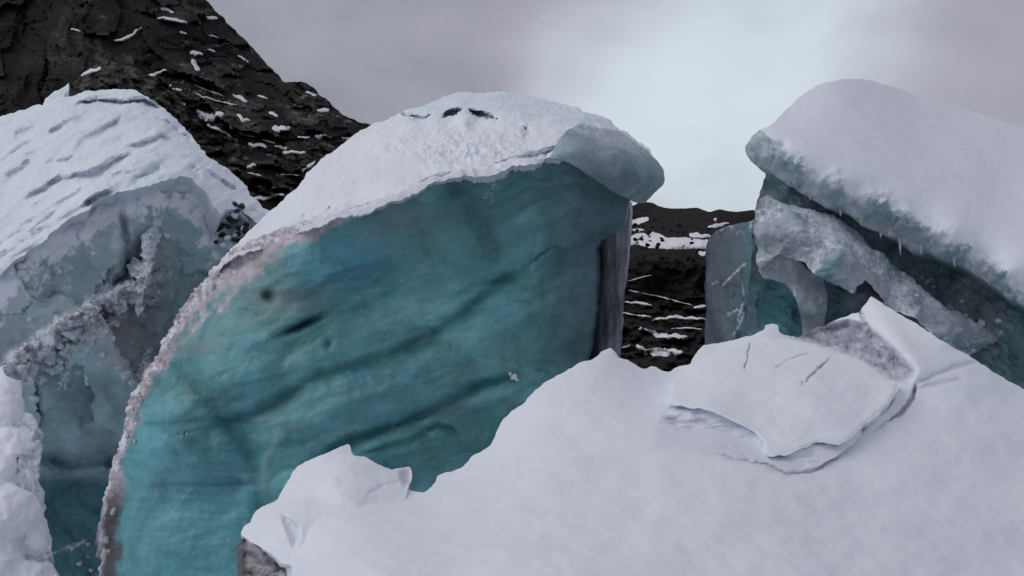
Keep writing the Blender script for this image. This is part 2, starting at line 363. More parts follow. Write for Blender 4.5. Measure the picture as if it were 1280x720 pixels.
M_ROCK = rock_material('dark_rock', (0.0025, 0.0024, 0.0022), (0.075, 0.069, 0.062), 0.17, (0, R(16), 0))
M_ROCK2 = rock_material('black_cliff_rock', (0.005, 0.005, 0.005), (0.022, 0.020, 0.018), 0.22, (0, R(4), 0))
M_STONE = rock_material('moraine_stone', (0.03, 0.027, 0.025), (0.12, 0.11, 0.10), 3.0)
M_FAR = snow_material('old_snow', col=(0.78, 0.78, 0.82), bump=0.3, grain=3.0, dist=0.3)

def const(c, a=0.0):
    return lambda x, y, V: np.tile((*c, a), (len(x), 1))
def tint(v=1.0):
    return lambda x, y, V: np.tile((v, v, v, 1.0), (len(x), 1))

# ================================================================ SETTING: ground
def ground():
    n = 90; a = np.linspace(0, 2 * math.pi, n, endpoint=False); rad = np.concatenate([[0], np.geomspace(2, 6000, 60)])
    V = [(0, 0, 0)]; F = []
    for r in rad[1:]: V += [(r * math.cos(t), r * math.sin(t), 0) for t in a]
    V = np.array(V); rr = np.hypot(V[:, 0], V[:, 1])
    V[:, 2] = -3.4 + 0.5 * fbm(V * (0.25, 0.25, 1) + 3.3, 4) * ss(0, 6, rr) + ss(20, 200, rr) * 3.0 * fbm(V / 60.0 + 8.8, 3) * (rr < 3000)
    for k in range(n): F.append((0, 1 + k, 1 + (k + 1) % n))
    for j in range(len(rad) - 2):
        for k in range(n):
            p = 1 + j * n; F.append((p + k, p + n + k, p + n + (k + 1) % n, p + (k + 1) % n))
    me = bpy.data.meshes.new('glacier_ground'); me.from_pydata(V.tolist(), [], F); me.update()
    at = me.attributes.new('Col', 'FLOAT_COLOR', 'POINT'); at.data.foreach_set('color', np.tile((.95, .97, 1, 1), (len(V), 1)).astype(np.float32).ravel())
    me.polygons.foreach_set('use_smooth', [True] * len(me.polygons)); me.materials.append(M_FIRN)
    return tag(link('glacier_ground', me), 'snow covered glacier floor between and beneath the ice towers', kind='structure')
ground()

# ================================================================ SETTING: mountain
MT = [(-420, -260), (60, -130), (180, -50), (230, -14), (255, 0), (272, 15), (290, 34), (308, 52), (325, 70), (345, 92), (357, 103), (366, 101), (378, 102), (392, 110), (408, 124), (425, 138), (437, 148), (462, 156),
      (520, 180), (620, 225), (740, 268), (800, 300), (800, 540), (380, 545), (-420, 545)]
mt_ctrl = [(-400, -250, 520), (0, 0, 430), (255, 0, 520), (0, 150, 330), (150, 110, 345), (200, 60, 400), (345, 92, 470), (300, 180, 330), (380, 105, 430), (462, 156, 420), (330, 255, 270), (150, 280, 260), (0, 300, 260), (-400, 200, 330), (620, 230, 400), (790, 300, 380), (790, 540, 230), (380, 545, 200), (-400, 545, 200)]
def mt_fields(x, y):
    w_ = fbm(xy3(x, y, 45), 4) ; X = x + 14 * w_; Y = y + 9 * fbm(xy3(x, y, 30, 30, 8.0), 3); k = ss(140, 240, x)
    a1, c1 = facets(X, Y, 46, 62, .5, 1, 1.6); a2, c2 = facets(X, Y, 17, 24, .3, 2, 1.6); b1, d1 = facets(X, Y, 60, 17, .27, 3, 1.5); b2, d2 = facets(X, Y, 22, 6.5, .25, 4, 1.5); f, fc = facets(X, Y, 8, 5, .25, 5, 1.5)
    return k, (a1 * (1 - k) + b1 * k, a2 * (1 - k) + b2 * k, f), (c1 * (1 - k) + d1 * k, c2 * (1 - k) + d2 * k, fc), w_
def mt_extra(x, y, d):
    k, h, c, w_ = mt_fields(x, y)
    return -(h[0] * 17 + h[1] * 5 + h[2] * 1.2) - ridged(xy3(x, y, 110, 130, 3.1), 3) * 8
def mt_color(x, y, V):
    k, h, cv, w_ = mt_fields(x, y); warm = ss(-.2, .6, fbm(xy3(x, y, 70, 60, 5.5), 3))
    c = np.stack([1.0 + .22 * warm, 1.0 + 0.08 * warm, 1.0 - .12 * warm], -1)
    v = .45 * cv[0] + .35 * cv[1] + .2 * cv[2] + .28 * fbm(xy3(x, y - .2 * x, 60, 26, 2.2), 4, .6); c = c * (.10 + 2.5 * ss(.32, 1.0, v) ** 1.8)[:, None]
    ridge = ss(40, 12, pdist(x, y, MT[3:18])[0]); c = lerp3(c, c * .5 + np.array((.12, .14, .19)), ridge)
    fleck = ss(.34, .55, fbm(xy3(x, y - .24 * x, 15, 3.2, 31.0) + w_[:, None] * .3, 3, .6)) * ss(190, 240, x) * ss(10, 90, y) * ss(-.25, .3, fbm(xy3(x, y, 40, 25, 41.0), 3))
    c = lerp3(c, np.tile((7.0, 7.6, 9.0), (len(x), 1)), fleck * .8)                    # crumbs of snow caught on ledges
    return np.concatenate([c, np.ones((len(x), 1))], 1)
def lerp3(a, b, t): return a + (b - a) * t[:, None]
mountain = relief('mountain', MT, mt_ctrl, 200, M_ROCK, None, res=2.3, jag=2.2, extra=mt_extra, color=mt_color, back=(40, 120), shrink=0.1, sharp=35)
tag(mountain.obj, 'dark rocky mountainside streaked with thin snow patches behind the ice', kind='structure')

def snow_patch(surf, pts, wdt, lift, parent, name='snow_patch', mat=None):
    """a thin drift lying on the rock: follows the line pts (photo px), wdt px across, lifted `lift` metres at its middle"""
    pts = np.asarray(pts, float)
    if len(pts) == 1: pts = np.array([pts[0] - (wdt * .6, 0), pts[0] + (wdt * .6, 0)])
    if parent.name == 'mountain' and np.linalg.norm(pts[-1] - pts[0]) < 11:
        pts = np.vstack([pts[0] - (5, 1.2), pts, pts[-1] + (5, 1.6)])
    seg = np.linalg.norm(np.diff(pts, axis=0), axis=1); cum = np.concatenate([[0], np.cumsum(seg)]); n = max(5, int(cum[-1] / 2.2)); mrow = 6
    t = np.linspace(0, cum[-1], n); cx = np.interp(t, cum, pts[:, 0]); cy = np.interp(t, cum, pts[:, 1])
    tx = np.gradient(cx); ty = np.gradient(cy); l = np.hypot(tx, ty) + 1e-9; nx, ny = -ty / l, tx / l
    s0 = rng.uniform(0, 99); prof = np.sqrt(np.clip(1 - (2 * t / cum[-1] - 1) ** 2, 0, 1)) * .75 + .25
    hw = wdt * .5 * prof * (1 + (.55 if wdt < 12 else .4) * fbm(np.stack([t / (7 if wdt < 12 else 26), t * 0 + s0, t * 0], -1), 2)); sh = wdt * (.35 if wdt < 12 else .2) * fbm(np.stack([t / (9 if wdt < 12 else 30), t * 0 + s0 + 5, t * 0], -1), 2)
    V = []; last = None
    for i in range(n):
        for j in range(mrow):
            u = 2 * j / (mrow - 1) - 1; px = cx[i] + nx[i] * (u * hw[i] + sh[i]) + rng.uniform(-.3, .3); py = cy[i] + ny[i] * (u * hw[i] + sh[i]) + rng.uniform(-.3, .3)
            h, nn = surf.hit(px, py)
            if h is None: h = last
            if h is None: return None
            last = h; dr = Vector(CAM) - h; dr.normalize(); edge = (1 - u * u) * (0 if i in (0, n - 1) else 1)
            V.append(h + dr * (lift * (edge * 1.6 - 0.5)))
    k = len(V); V += [v - (Vector(CAM) - v).normalized() * lift * 3 for v in V]
    F = []; g = lambda i, j: i * mrow + j
    for i in range(n - 1):
        for j in range(mrow - 1):
            F.append((g(i, j), g(i, j + 1), g(i + 1, j + 1), g(i + 1, j))); F.append((k + g(i, j), k + g(i + 1, j), k + g(i + 1, j + 1), k + g(i, j + 1)))
        for j in (0, mrow - 1): F.append((g(i, j), g(i + 1, j), k + g(i + 1, j), k + g(i, j)))
    for i in (0, n - 1):
        for j in range(mrow - 1): F.append((g(i, j), g(i, j + 1), k + g(i, j + 1), k + g(i, j)))
    me = bpy.data.meshes.new(name); me.from_pydata([tuple(v) for v in V], [], F); me.update()
    at = me.attributes.new('Col', 'FLOAT_COLOR', 'POINT'); at.data.foreach_set('color', np.ones(len(V) * 4, np.float32))
    me.polygons.foreach_set('use_smooth', [True] * len(me.polygons)); me.materials.append(mat or M_FAR)
    return link(name, me, parent)

outc = relief('rock_outcrop', [(70, 135), (82, 118), (92, 104), (98, 95), (108, 88), (120, 80), (132, 76), (145, 79), (160, 84), (180, 92), (205, 100), (222, 118), (235, 150), (200, 180), (80, 180)],
              [(70, 135, 255), (135, 78, 262), (130, 110, 240), (235, 150, 258), (80, 180, 240), (200, 180, 242)], 40, M_ROCK, mountain.obj, res=2.5, jag=1.5,
              extra=lambda x, y, d: -ridged(xy3(x, y, 40, 30, 6), 4) * 2 - facets(x, y, 22, 16, .3, 12, 1.5)[0] * 6 - facets(x, y, 9, 7, .3, 13, 1.5)[0] * 2.5, color=lambda x, y, V: np.concatenate([(1.0 + 2.6 * ss(-.4, .6, fbm(xy3(x + .4 * y, y, 12, 26, 6.6), 4)))[:, None] * np.array((1, 1.05, 1.0)), np.ones((len(x), 1))], 1), sharp=35)
mt_snow = [([(142, 51), (155, 49), (168, 42), (177, 33)], 4.2), ([(172, 95), (186, 96), (198, 91), (209, 87)], 4), ([(205, 11), (213, 14)], 4.5), ([(194, 23), (213, 24), (235, 29)], 4.5),
    ([(241, 66), (250, 67)], 5), ([(239, 73), (243, 80), (250, 89)], 6), ([(296, 69), (303, 73), (311, 78)], 3.2), ([(244, 139), (255, 145), (268, 146), (280, 141)], 9), ([(257, 156), (272, 162), (289, 170)], 5),
    ([(290, 117), (299, 122), (310, 128)], 4.5), ([(254, 121), (275, 127), (297, 132)], 2.4), ([(339, 158), (350, 161), (364, 160)], 7.5), ([(309, 180), (320, 182), (334, 183)], 5), ([(342, 182), (352, 184), (360, 186)], 4.5),
    ([(352, 191), (366, 191), (383, 190)], 4), ([(392, 170), (409, 171)], 5), ([(377, 215), (386, 208), (395, 201)], 4), ([(312, 210), (317, 205)], 4.5), ([(317, 247), (335, 247), (356, 243)], 5.5), ([(200, 107), (215, 106)], 3.4),
    ([(222, 130), (233, 130)], 3.6), ([(300, 144), (303, 151), (308, 150)], 4.5), ([(92, 37), (97, 38)], 2.5), ([(262, 22), (268, 22)], 4), ([(423, 172), (442, 173)], 3), ([(400, 139), (408, 136)], 5), ([(340, 141), (344, 143)], 4.5),
    ([(287, 153), (288, 160)], 3), ([(296, 165), (320, 171)], 2.6), ([(370, 171), (388, 172)], 2.6), ([(313, 217), (322, 218)], 2.4), ([(212, 112), (228, 112)], 3), ([(223, 40), (235, 42)], 2.5), ([(258, 62), (270, 65)], 2.5),
    ([(265, 45), (269, 46)], 3), ([(101, 96), (112, 90), (127, 84)], 6), ([(243, 106), (262, 114), (280, 121)], 1.8), ([(331, 176), (340, 178)], 2.4), ([(350, 218), (375, 219)], 1.8), ([(386, 116), (391, 118)], 3), ([(247, 118), (253, 121)], 2.5), ([(326, 120), (331, 122)], 2.2)]
for pts, wd in mt_snow: snow_patch(outc if pts[0] == (101, 96) else mountain, pts, wd * 1.2, 2.2, mountain.obj)

# ================================================================ SETTING: hill seen through the gap
HILL = [(650, 262), (770, 262), (790, 257), (803, 252), (815, 254), (832, 260), (850, 261), (870, 260), (886, 264), (900, 262), (915, 264), (930, 264), (945, 263), (1000, 266), (1090, 280), (1090, 560), (650, 560)]
hl_ctrl = [(650, 262, 190), (800, 254, 190), (945, 263, 190), (1090, 280, 190), (800, 283, 170), (930, 285, 170), (800, 316, 128), (900, 318, 128), (820, 326, 124), (900, 326, 124), (820, 368, 122), (900, 368, 122), (820, 420, 104), (900, 420, 104), (820, 465, 88), (900, 465, 88), (650, 560, 70), (1090, 560, 70), (650, 400, 110), (1090, 400, 110)]
def hl_extra(x, y, d):
    wv = fbm(xy3(x, y, 30), 3) * 4
    return -(facets(x + wv, y + wv, 40, 8, 0, 7, 1.5)[0] * 3 * ss(360, 385, y) + facets(x + wv, y + wv, 14, 16, .1, 8, 1.5)[0] * 1.6 + ridged(xy3(x, y + wv, 46, 8.5, 4), 4, .55) * 1.0 * ss(360, 385, y) + ridged(xy3(x, y, 22, 30, 2), 4) * 1.1 * ss(305, 325, y) + fbm(xy3(x, y, 12, 7, 5), 3) * 1.2)
hill = relief('hill', HILL, hl_ctrl, 90, M_ROCK2, None, res=2.4, jag=1.0, extra=hl_extra, color=tint(1), back=(0, 90), shrink=0.05, sharp=35)
tag(hill.obj, 'distant black rock cliff with snow ledges seen through the gap', kind='structure')
for pts, wd in [([(745, 299), (790, 301), (830, 302), (870, 305), (912, 307)], 22), ([(770, 288), (790, 287), (806, 288)], 5), ([(786, 280), (798, 277), (812, 277)], 8), ([(884, 284), (900, 281), (912, 278)], 5), ([(894, 274)], 4), ([(872, 316), (885, 318)], 8),
                ([(776, 377), (795, 379), (816, 382)], 4), ([(776, 391), (796, 394), (815, 396)], 3), ([(814, 402), (826, 398), (850, 397), (884, 399)], 4.8), ([(866, 384), (884, 382)], 4), ([(797, 412), (810, 412), (825, 420), (860, 421)], 7),
                ([(794, 434), (808, 438), (828, 441), (854, 439)], 10), ([(783, 352), (798, 348), (816, 343)], 1.8), ([(776, 435), (790, 432)], 4), ([(838, 411), (858, 410), (878, 411)], 2.6), ([(800, 366), (830, 372), (866, 382)], 2),
                ([(860, 293), (890, 296)], 7), ([(784, 362), (800, 366)], 2.2)]:
    snow_patch(hill, pts, wd, 2.6 if wd > 12 else 0.8, hill.obj)

# irregular lumps shared by stones, rubble and crumbs
def lump_mesh(name, seed, mat, col, sub=2, rough=.5, flat=1.0, alpha=1.0):
    import bmesh
    bm = bmesh.new(); bmesh.ops.create_icosphere(bm, subdivisions=sub, radius=1.0); me = bpy.data.meshes.new(name); bm.to_mesh(me); bm.free()
    V = np.array([v.co[:] for v in me.vertices]); n = fbm(V * 1.1 + seed * 3.7, 3, .6); V = V * (1 + rough * n)[:, None]
    for k in range(5):                                   # a few broken planes
        d = rng.randn(3); d /= np.linalg.norm(d); h = rng.uniform(.55, .85); o = V @ d - h; V = V - np.outer(np.maximum(o, 0) * .9, d)
    V[:, 2] *= flat
    me.vertices.foreach_set('co', V.ravel()); me.update(); at = me.attributes.new('Col', 'FLOAT_COLOR', 'POINT'); at.data.foreach_set('color', np.tile((*col, alpha), (len(V), 1)).astype(np.float32).ravel())
    me.polygons.foreach_set('use_smooth', [True] * len(me.polygons)); me.set_sharp_from_angle(angle=R(38)); me.materials.append(mat)
    return me
STONES = [lump_mesh('stone', k, M_STONE, (1, 1, 1), 2, .6, .7) for k in range(4)]
BOULDERS = [lump_mesh('boulder', 20 + k, M_ROCK2, (1, 1, 1), 2, .6, .7) for k in range(3)]
RUBBLE = [lump_mesh('ice_lump', 40 + k, M_CRUST, (0.42, 0.50, 0.54), 2, .55, .8, .42) for k in range(5)]
CRUMBS = [lump_mesh('crust_lump', 60 + k, M_CRUST, (0.52, 0.48, 0.50), 2, .5, .9, .38) for k in range(5)]
WHITE = [lump_mesh('snow_lump', 80 + k, M_CRUST, (0.7, 0.75, 0.8), 2, .5, .8, .95) for k in range(4)]
def put(surf, px, py, size, meshes, name, parent, sink=.25, squash=None):
    h, n = surf.hit(px, py)
    if h is None: return None
    d = (np.array(h) - CAM) @ FWD; r = size / FPX * d * .5
    loc = LOC.get(parent.name, np.zeros(3)); o = link(name, random.choice(meshes), parent)
    o.location = Vector(np.array(h) - loc) + n * r * (0.5 - sink); o.rotation_euler = (random.uniform(-.6, .6), random.uniform(-.6, .6), random.uniform(0, 6.28))
    s = [r * random.uniform(.75, 1.25) for _ in range(3)]; o.scale = s
    return o
for k in range(34): put(hill, rng.choice([rng.uniform(783, 892), rng.uniform(783, 815)]), rng.choice([rng.uniform(284, 296), rng.uniform(296, 314)]), rng.uniform(2.5, 7), BOULDERS, 'boulder', hill.obj, sink=-1.1)

# ================================================================ CENTRAL ICE TOWER
TEAL = np.array((0.120, 0.315, 0.335)); DEEP = np.array((0.020, 0.115, 0.135)); PALE = np.array((0.28, 0.42, 0.45)); GREYI = np.array((0.40, 0.42, 0.47)); LILAC = np.array((0.42, 0.38, 0.43))
def lerp(a, b, t): return a + (np.asarray(b) - a) * np.asarray(t)[:, None]
ct = thing('ice_tower', 'teal ice tower with smooth blue cut face and snowy sloping top', 'ice tower', P(460, 800, 15.5))
FACE = [(118, 930), (124, 760), (128, 720), (131, 690), (128, 655), (140, 605), (150, 566), (160, 536), (165, 505), (178, 476), (195, 450), (210, 425), (222, 404), (240, 371), (262, 350), (270, 333), (290, 316), (320, 300), (345, 290), (375, 280), (410, 268), (450, 256), (490, 242), (525, 226), (550, 216), (600, 208), (640, 196), (680, 185), (710, 178), (750, 205), (784, 238),
        (786, 252), (784, 264), (780, 280), (765, 294), (750, 300), (744, 310), (743, 350), (741, 390), (736, 430), (730, 470), (725, 600), (725, 930)]
fc_ctrl = [(118, 930, 15.2), (130, 690, 15.6), (165, 505, 16.0), (222, 404, 16.2), (290, 316, 15.9), (170, 700, 14.6), (200, 520, 14.7), (260, 420, 14.8), (330, 330, 14.9), (420, 280, 14.5), (545, 226, 14.1), (640, 205, 14.2), (700, 200, 14.3), (790, 255, 15.6), (250, 650, 14.3), (320, 560, 14.2), (345, 560, 13.95), (480, 400, 14.35), (450, 340, 14.5), (600, 300, 14.4), (620, 400, 14.3), (500, 560, 13.7), (700, 300, 14.9), (742, 350, 15.4), (735, 440, 15.3), (670, 420, 14.6), (300, 900, 13.8), (700, 900, 14.4), (560, 700, 13.6)]
V1 = [(205, 448), (230, 478), (255, 505), (285, 528), (308, 558), (322, 590), (328, 640), (330, 720)]
V2 = [(262, 535), (300, 524), (340, 508), (368, 490), (400, 470), (440, 459), (490, 443), (535, 423), (575, 396), (605, 368), (640, 345)]
V3 = [(380, 580), (430, 556), (470, 540), (510, 527), (550, 510), (580, 491), (615, 477), (660, 468)]
V4 = [(440, 572), (480, 560), (515, 549), (548, 532), (560, 536), (575, 547)]
V5 = [(560, 226), (585, 255), (607, 290), (622, 330)]
V6 = [(598, 356), (612, 351), (630, 347), (646, 350)]
V9 = [(326, 620), (330, 575), (344, 556), (356, 534)]; V10 = [(690, 212), (684, 260), (700, 310)]
V7 = [(170, 530), (220, 528), (265, 522), (310, 525)]; V8 = [(175, 608), (230, 604), (280, 606), (330, 601)]
def fc_extra(x, y, d):
    e = np.zeros(len(x))
    dd, t, s = pdist(x, y, V1); e += ss(-40, 0, -dd * np.where(s > 0, 1, 1)) * .10
    for v, a, wd in ((V2, .10, 9), (V3, .12, 7), (V4, .08, 4.5), (V5, .10, 12), (V1, .06, 8), (V9, -.06, 9), (V10, .05, 14)): e += groove(x, y, v, wd) * a
    dd, t, s = pdist(x, y, V2); e += -.16 * ss(0, 40, dd) * ss(90, 40, dd) * (s > 0)
    dd, t, s = pdist(x, y, V3); e += -.14 * ss(0, 25, dd) * ss(80, 30, dd) * (s > 0)
    e += .3 * np.exp(-(((x - 377 + (y - 407) * .9) / 16) ** 2 + ((y - 407 + (x - 377) * .35) / 6) ** 2) ** 1.3) + .25 * np.exp(-((x - 335) / 6) ** 2 - ((y - 370) / 6) ** 2) + .1 * np.exp(-((x - 410) / 5) ** 2 - ((y - 431) / 7) ** 2)
    e += .16 * fbm(xy3(x, y, 150, 110, 2.5), 3) - .10 * scallops(x + 18 * fbm(xy3(x, y, 90), 2), y + 14 * fbm(xy3(x, y, 90, 90, 3.0), 2), 120, 60, -.35, 21)[0] - .05 * 0.4 * ridged(xy3(x - .3 * y, y + .35 * x, 120, 24, 1.5), 2) * ss(160, 260, x)
    return e
def rimdist(x, y):
    d1, _, _ = pdist(x, y, FACE[2:30]); return d1
def fc_disp(V, x, y):
    d = rimdist(x, y); crust = ss(26, 6, d) * ss(470, 330, x)
    return fbm(V * 2.2, 3) * .035 + ridged(V * 5.5 + 3, 4, .6) * .045 * crust + fbm(V * 14, 2) * .008
def fc_color(x, y, V):
    c = np.tile(TEAL, (len(x), 1)); n = fbm(V * .55 + 4.2, 4); n2 = fbm(V * (1.1, 1.1, 2.6) + 9.2, 4)
    c = lerp(c, PALE * (.8, 1, .97), ss(.0, .9, n) * .55); c = lerp(c, (0.10, 0.25, 0.34), ss(0.0, .9, n2) * .5)
    up = ss(420, 240, y - (x - 400) * -.25); c = lerp(c, (0.13, 0.28, 0.31), up * .6)              # greyer ice under the rim
    blue = np.exp(-(((x - 440) / 55) ** 2 + ((y - 335) / 38) ** 2)); c = lerp(c, (0.07, 0.27, 0.36), blue * .7)
    left = ss(340, 300, x - (y - 560) * .15) * ss(470, 540, y); c = lerp(c, (0.118, 0.345, 0.385), left * .8)  # clear bluer panel
    for v, a, wd in ((V2, .75, 9), (V3, .85, 8), (V4, .7, 5), (V1, .55, 12), (V5, .45, 16), (V10, .3, 16)):
        wob = fbm(xy3(x, y, 26, 26, 3.3), 2) * 4; c = lerp(c, DEEP, groove(x, y + wob, v, wd) * a)
    for v in (V7, V8): c = lerp(c, DEEP * 1.2, groove(x, y, v, 4) * .45)
    str_ = fbm(xy3(x, y - .02 * x, 190, 6, 8), 3); c = lerp(c, PALE, ss(.1, .9, str_) * .38 * left); c = lerp(c, DEEP * 1.6, ss(.1, .9, -str_) * .35 * left)
    u_ = x * .93 - y * .37; v_ = y * .93 + x * .37; wv = 14 * fbm(xy3(x, y, 70, 70, 14.0), 3)
    sk = fbm(xy3(u_, v_ + wv, 230, 15, 6.1), 4, .6) * (1 - .7 * left); c = lerp(c, DEEP * 1.5, ss(.15, .75, sk) * .5); c = lerp(c, PALE, ss(.15, .8, -sk) * .3)
    cl_ = scallops(x + 18 * fbm(xy3(x, y, 90), 2), y + 14 * fbm(xy3(x, y, 90, 90, 3.0), 2), 120, 60, -.35, 21)[1]; c = c * (.82 + .36 * cl_)[:, None]
    c = lerp(c, PALE * 1.05, groove(x, y, V9, 7) * .4)
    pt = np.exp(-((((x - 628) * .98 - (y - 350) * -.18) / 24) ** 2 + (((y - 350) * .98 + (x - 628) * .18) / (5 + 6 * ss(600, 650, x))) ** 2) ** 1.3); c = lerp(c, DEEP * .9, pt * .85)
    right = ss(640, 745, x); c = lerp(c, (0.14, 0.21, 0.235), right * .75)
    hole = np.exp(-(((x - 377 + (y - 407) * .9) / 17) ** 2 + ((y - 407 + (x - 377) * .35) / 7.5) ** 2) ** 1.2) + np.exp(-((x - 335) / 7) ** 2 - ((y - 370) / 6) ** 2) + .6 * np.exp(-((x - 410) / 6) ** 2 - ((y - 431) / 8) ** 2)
    c = lerp(c, (0.02, 0.10, 0.11), np.clip(hole, 0, 1) * .8)  # shade inside the holes painted into the ice colour
    d = rimdist(x, y); n3 = fbm(V * 3.1, 4)
    wd = np.interp(x, [120, 160, 220, 300, 380, 450, 560, 700], [22, 11, 15, 36, 24, 13, 9, 6]) * (1 + .55 * n3)
    wd = wd * np.interp(y, [560, 640], [1, 1.6]) ; crust = ss(wd * 1.25, wd * .65, d) * (x < 735)
    cc = lerp(np.tile(LILAC * (1.1, 1.05, 1.0), (len(x), 1)), (0.55, 0.52, 0.56), ss(-.1, .6, fbm(V * 7 + 2, 3))); cc = lerp(cc, (.045, .045, .05), ss(580, 650, y) * .9 * ss(0, 7, d))
    c = lerp(c, cc, crust)
    brown = np.exp(-(((x - 345) / 40) ** 2 + ((y - 372) / 16) ** 2)) + np.exp(-(((x - 245) / 28) ** 2 + ((y - 436) / 9) ** 2)) + .8 * np.exp(-(((x - 500) / 40) ** 2 + ((y - 275) / 22) ** 2)); c = lerp(c, (.20, .20, .19), np.clip(brown, 0, 1) * .55)
    al = np.clip(crust * (.2 + .45 * ss(0, .7, fbm(V * 6 + 5, 3)) + .5 * ss(12, 3, d) * ss(-.35, .5, fbm(V * 3.3 + 8, 3))) * (1 - ss(560, 640, y) * ss(-2, 7, d)), 0, 1)
    for p, wd_, a in (([(205, 660), (222, 632), (245, 600)], 2.6, .5), ([(228, 655), (236, 640)], 2, .3), ([(352, 552), (358, 532)], 4, .45), ([(180, 665), (205, 650)], 2, .3), ([(455, 418), (459, 412)], 2.5, .4)):
        al = np.maximum(al, a * groove(x, y, p, wd_) * (0.7 + .5 * fbm(xy3(x, y, 6), 2)))
    sweep = groove(x, y, [(600, 248), (612, 238), (628, 222), (640, 214)], 7) * .38; al = np.maximum(al, sweep)
    return np.concatenate([c, al[:, None]], 1)
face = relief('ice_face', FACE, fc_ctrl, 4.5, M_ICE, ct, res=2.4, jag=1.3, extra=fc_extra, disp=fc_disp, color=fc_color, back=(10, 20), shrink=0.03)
face.obj['label'] = 'smooth teal ice wall with darker curved veins'

CAP = [(262, 352), (285, 318), (300, 300), (318, 283), (335, 266), (360, 245), (374, 230), (384, 216), (400, 199), (428, 180), (455, 162), (480, 150), (500, 142), (530, 130), (558, 120), (585, 115), (620, 115), (660, 120), (700, 129), (728, 138), (752, 145), (775, 160), (795, 174), (812, 190), (818, 205), (780, 195), (745, 185), (712, 196),
       (696, 200), (684, 200), (672, 204), (655, 208), (640, 211), (620, 219), (600, 222), (575, 223), (550, 227), (535, 233), (520, 241), (500, 250), (490, 254), (470, 263), (455, 268), (430, 274), (410, 281), (395, 287), (372, 291), (345, 299), (325, 312), (300, 322), (280, 336)]
cp_ctrl = [(262, 350, 15.9), (300, 300, 16.6), (335, 266, 17.2), (384, 216, 17.9), (455, 162, 18.6), (530, 130, 18.9), (600, 115, 18.8), (700, 129, 18.0), (775, 160, 16.9), (814, 190, 16.1), (300, 322, 15.15), (372, 291, 14.5), (455, 268, 14.1), (550, 227, 13.75), (640, 211, 13.8), (700, 198, 14.0), (780, 195, 14.9), (450, 215, 15.9), (560, 175, 15.9), (640, 165, 15.8), (720, 160, 15.7), (380, 255, 15.6)]
PITS = [[(502, 143), (512, 147), (523, 152), (530, 150), (540, 143), (530, 146), (515, 143)], [(552, 147), (557, 140), (566, 137), (577, 137), (573, 141), (566, 146)], [(585, 137), (598, 138), (611, 142), (623, 149), (600, 149), (593, 145)]]
GR = [([(500, 188), (492, 182), (484, 190)], 5, .18), ([(590, 190), (610, 178), (600, 195), (580, 202), (560, 205)], 6, .12), ([(655, 160), (662, 168)], 3.5, .35), ([(640, 152), (655, 160), (664, 158)], 4, .1), ([(425, 193), (428, 196)], 5, .12), ([(410, 260), (414, 265)], 5, .15), ([(378, 267), (382, 270)], 5, .13), ([(530, 180), (535, 182)], 5, .1), ([(575, 168), (578, 166)], 4, .12), ([(688, 190), (680, 200), (672, 206)], 3, .12)]
def cp_extra(x, y, d):
    e = .18 * fbm(xy3(x, y, 120, 50, 6.5), 3)
    for k, p in enumerate(PITS): e += pmask(x, y, p, 1.3) * (.6, .9, .9)[k]
    for p, wd, a in GR: e += groove(x, y, p, wd) * a
    lipz = ss(26, 4, np.abs(y - np.interp(x, [500, 560, 620, 700], [133, 124, 124, 136]))) * ss(480, 520, x) * ss(700, 640, x); e += lipz * .12
    # drifts piled against the lip
    for (px, py, sx, sy, a) in ((545, 150, 14, 12, .35), (580, 148, 10, 12, .4), (640, 152, 25, 10, .3), (515, 158, 22, 8, .25)): e -= a * np.exp(-((x - px) / sx) ** 2 - ((y - py) / sy) ** 2)
    e += .05 * ridged(xy3(x + y, y - .4 * x, 26, 13, 2.2), 4, .6) * ss(470, 530, x) * ss(700, 640, x) * ss(150, 165, y)
    rd, _, s = pdist(x, y, CAP[27:]); e += .06 * ss(8, 0, rd)
    return e
def cp_disp(V, x, y):
    pit = np.exp(-(((x - 585) / 60) ** 2 + ((y - 190) / 22) ** 2)); rd, _, _ = pdist(x, y, CAP[27:])
    return fbm(V * 1.6, 4) * .05 + fbm(V * 9, 3) * (.012 + .06 * pit) + ridged(V * 5, 3) * .03 * ss(26, 6, rd)
def cp_color(x, y, V):
    rd, _, _ = pdist(x, y, CAP[27:]); n = fbm(V * 5, 4); dirt = ss(14, 2, rd + 6 * n) * ss(640, 540, x) * .45 + np.exp(-(((x - 588) / 50) ** 2 + ((y - 195) / 16) ** 2)) * ss(.1, .7, n) * .35
    c = lerp(np.ones((len(x), 3)), (.62, .58, .62), np.clip(dirt, 0, 1)); lip = ss(24, 4, np.abs(y - np.interp(x, [480, 560, 620, 700, 780], [140, 126, 126, 140, 160]))) * ss(490, 540, x); c = lerp(c, (.78, .90, .93), lip * .5)
    return np.concatenate([c, np.ones((len(x), 1))], 1)
cap = relief('snow_cap', CAP, cp_ctrl, 1.2, M_FIRN, ct, res=1.9, jag=1.0, extra=cp_extra, disp=cp_disp, color=cp_color, back=(0, 25), shrink=0.05)
LUMP = [(688, 197), (693, 183), (702, 170), (712, 161), (722, 156), (738, 156), (760, 162), (780, 168), (797, 180), (815, 195), (828, 208), (832, 216), (829, 229), (818, 240), (812, 249), (803, 254), (792, 252), (768, 240), (742, 224), (716, 206), (702, 200)]
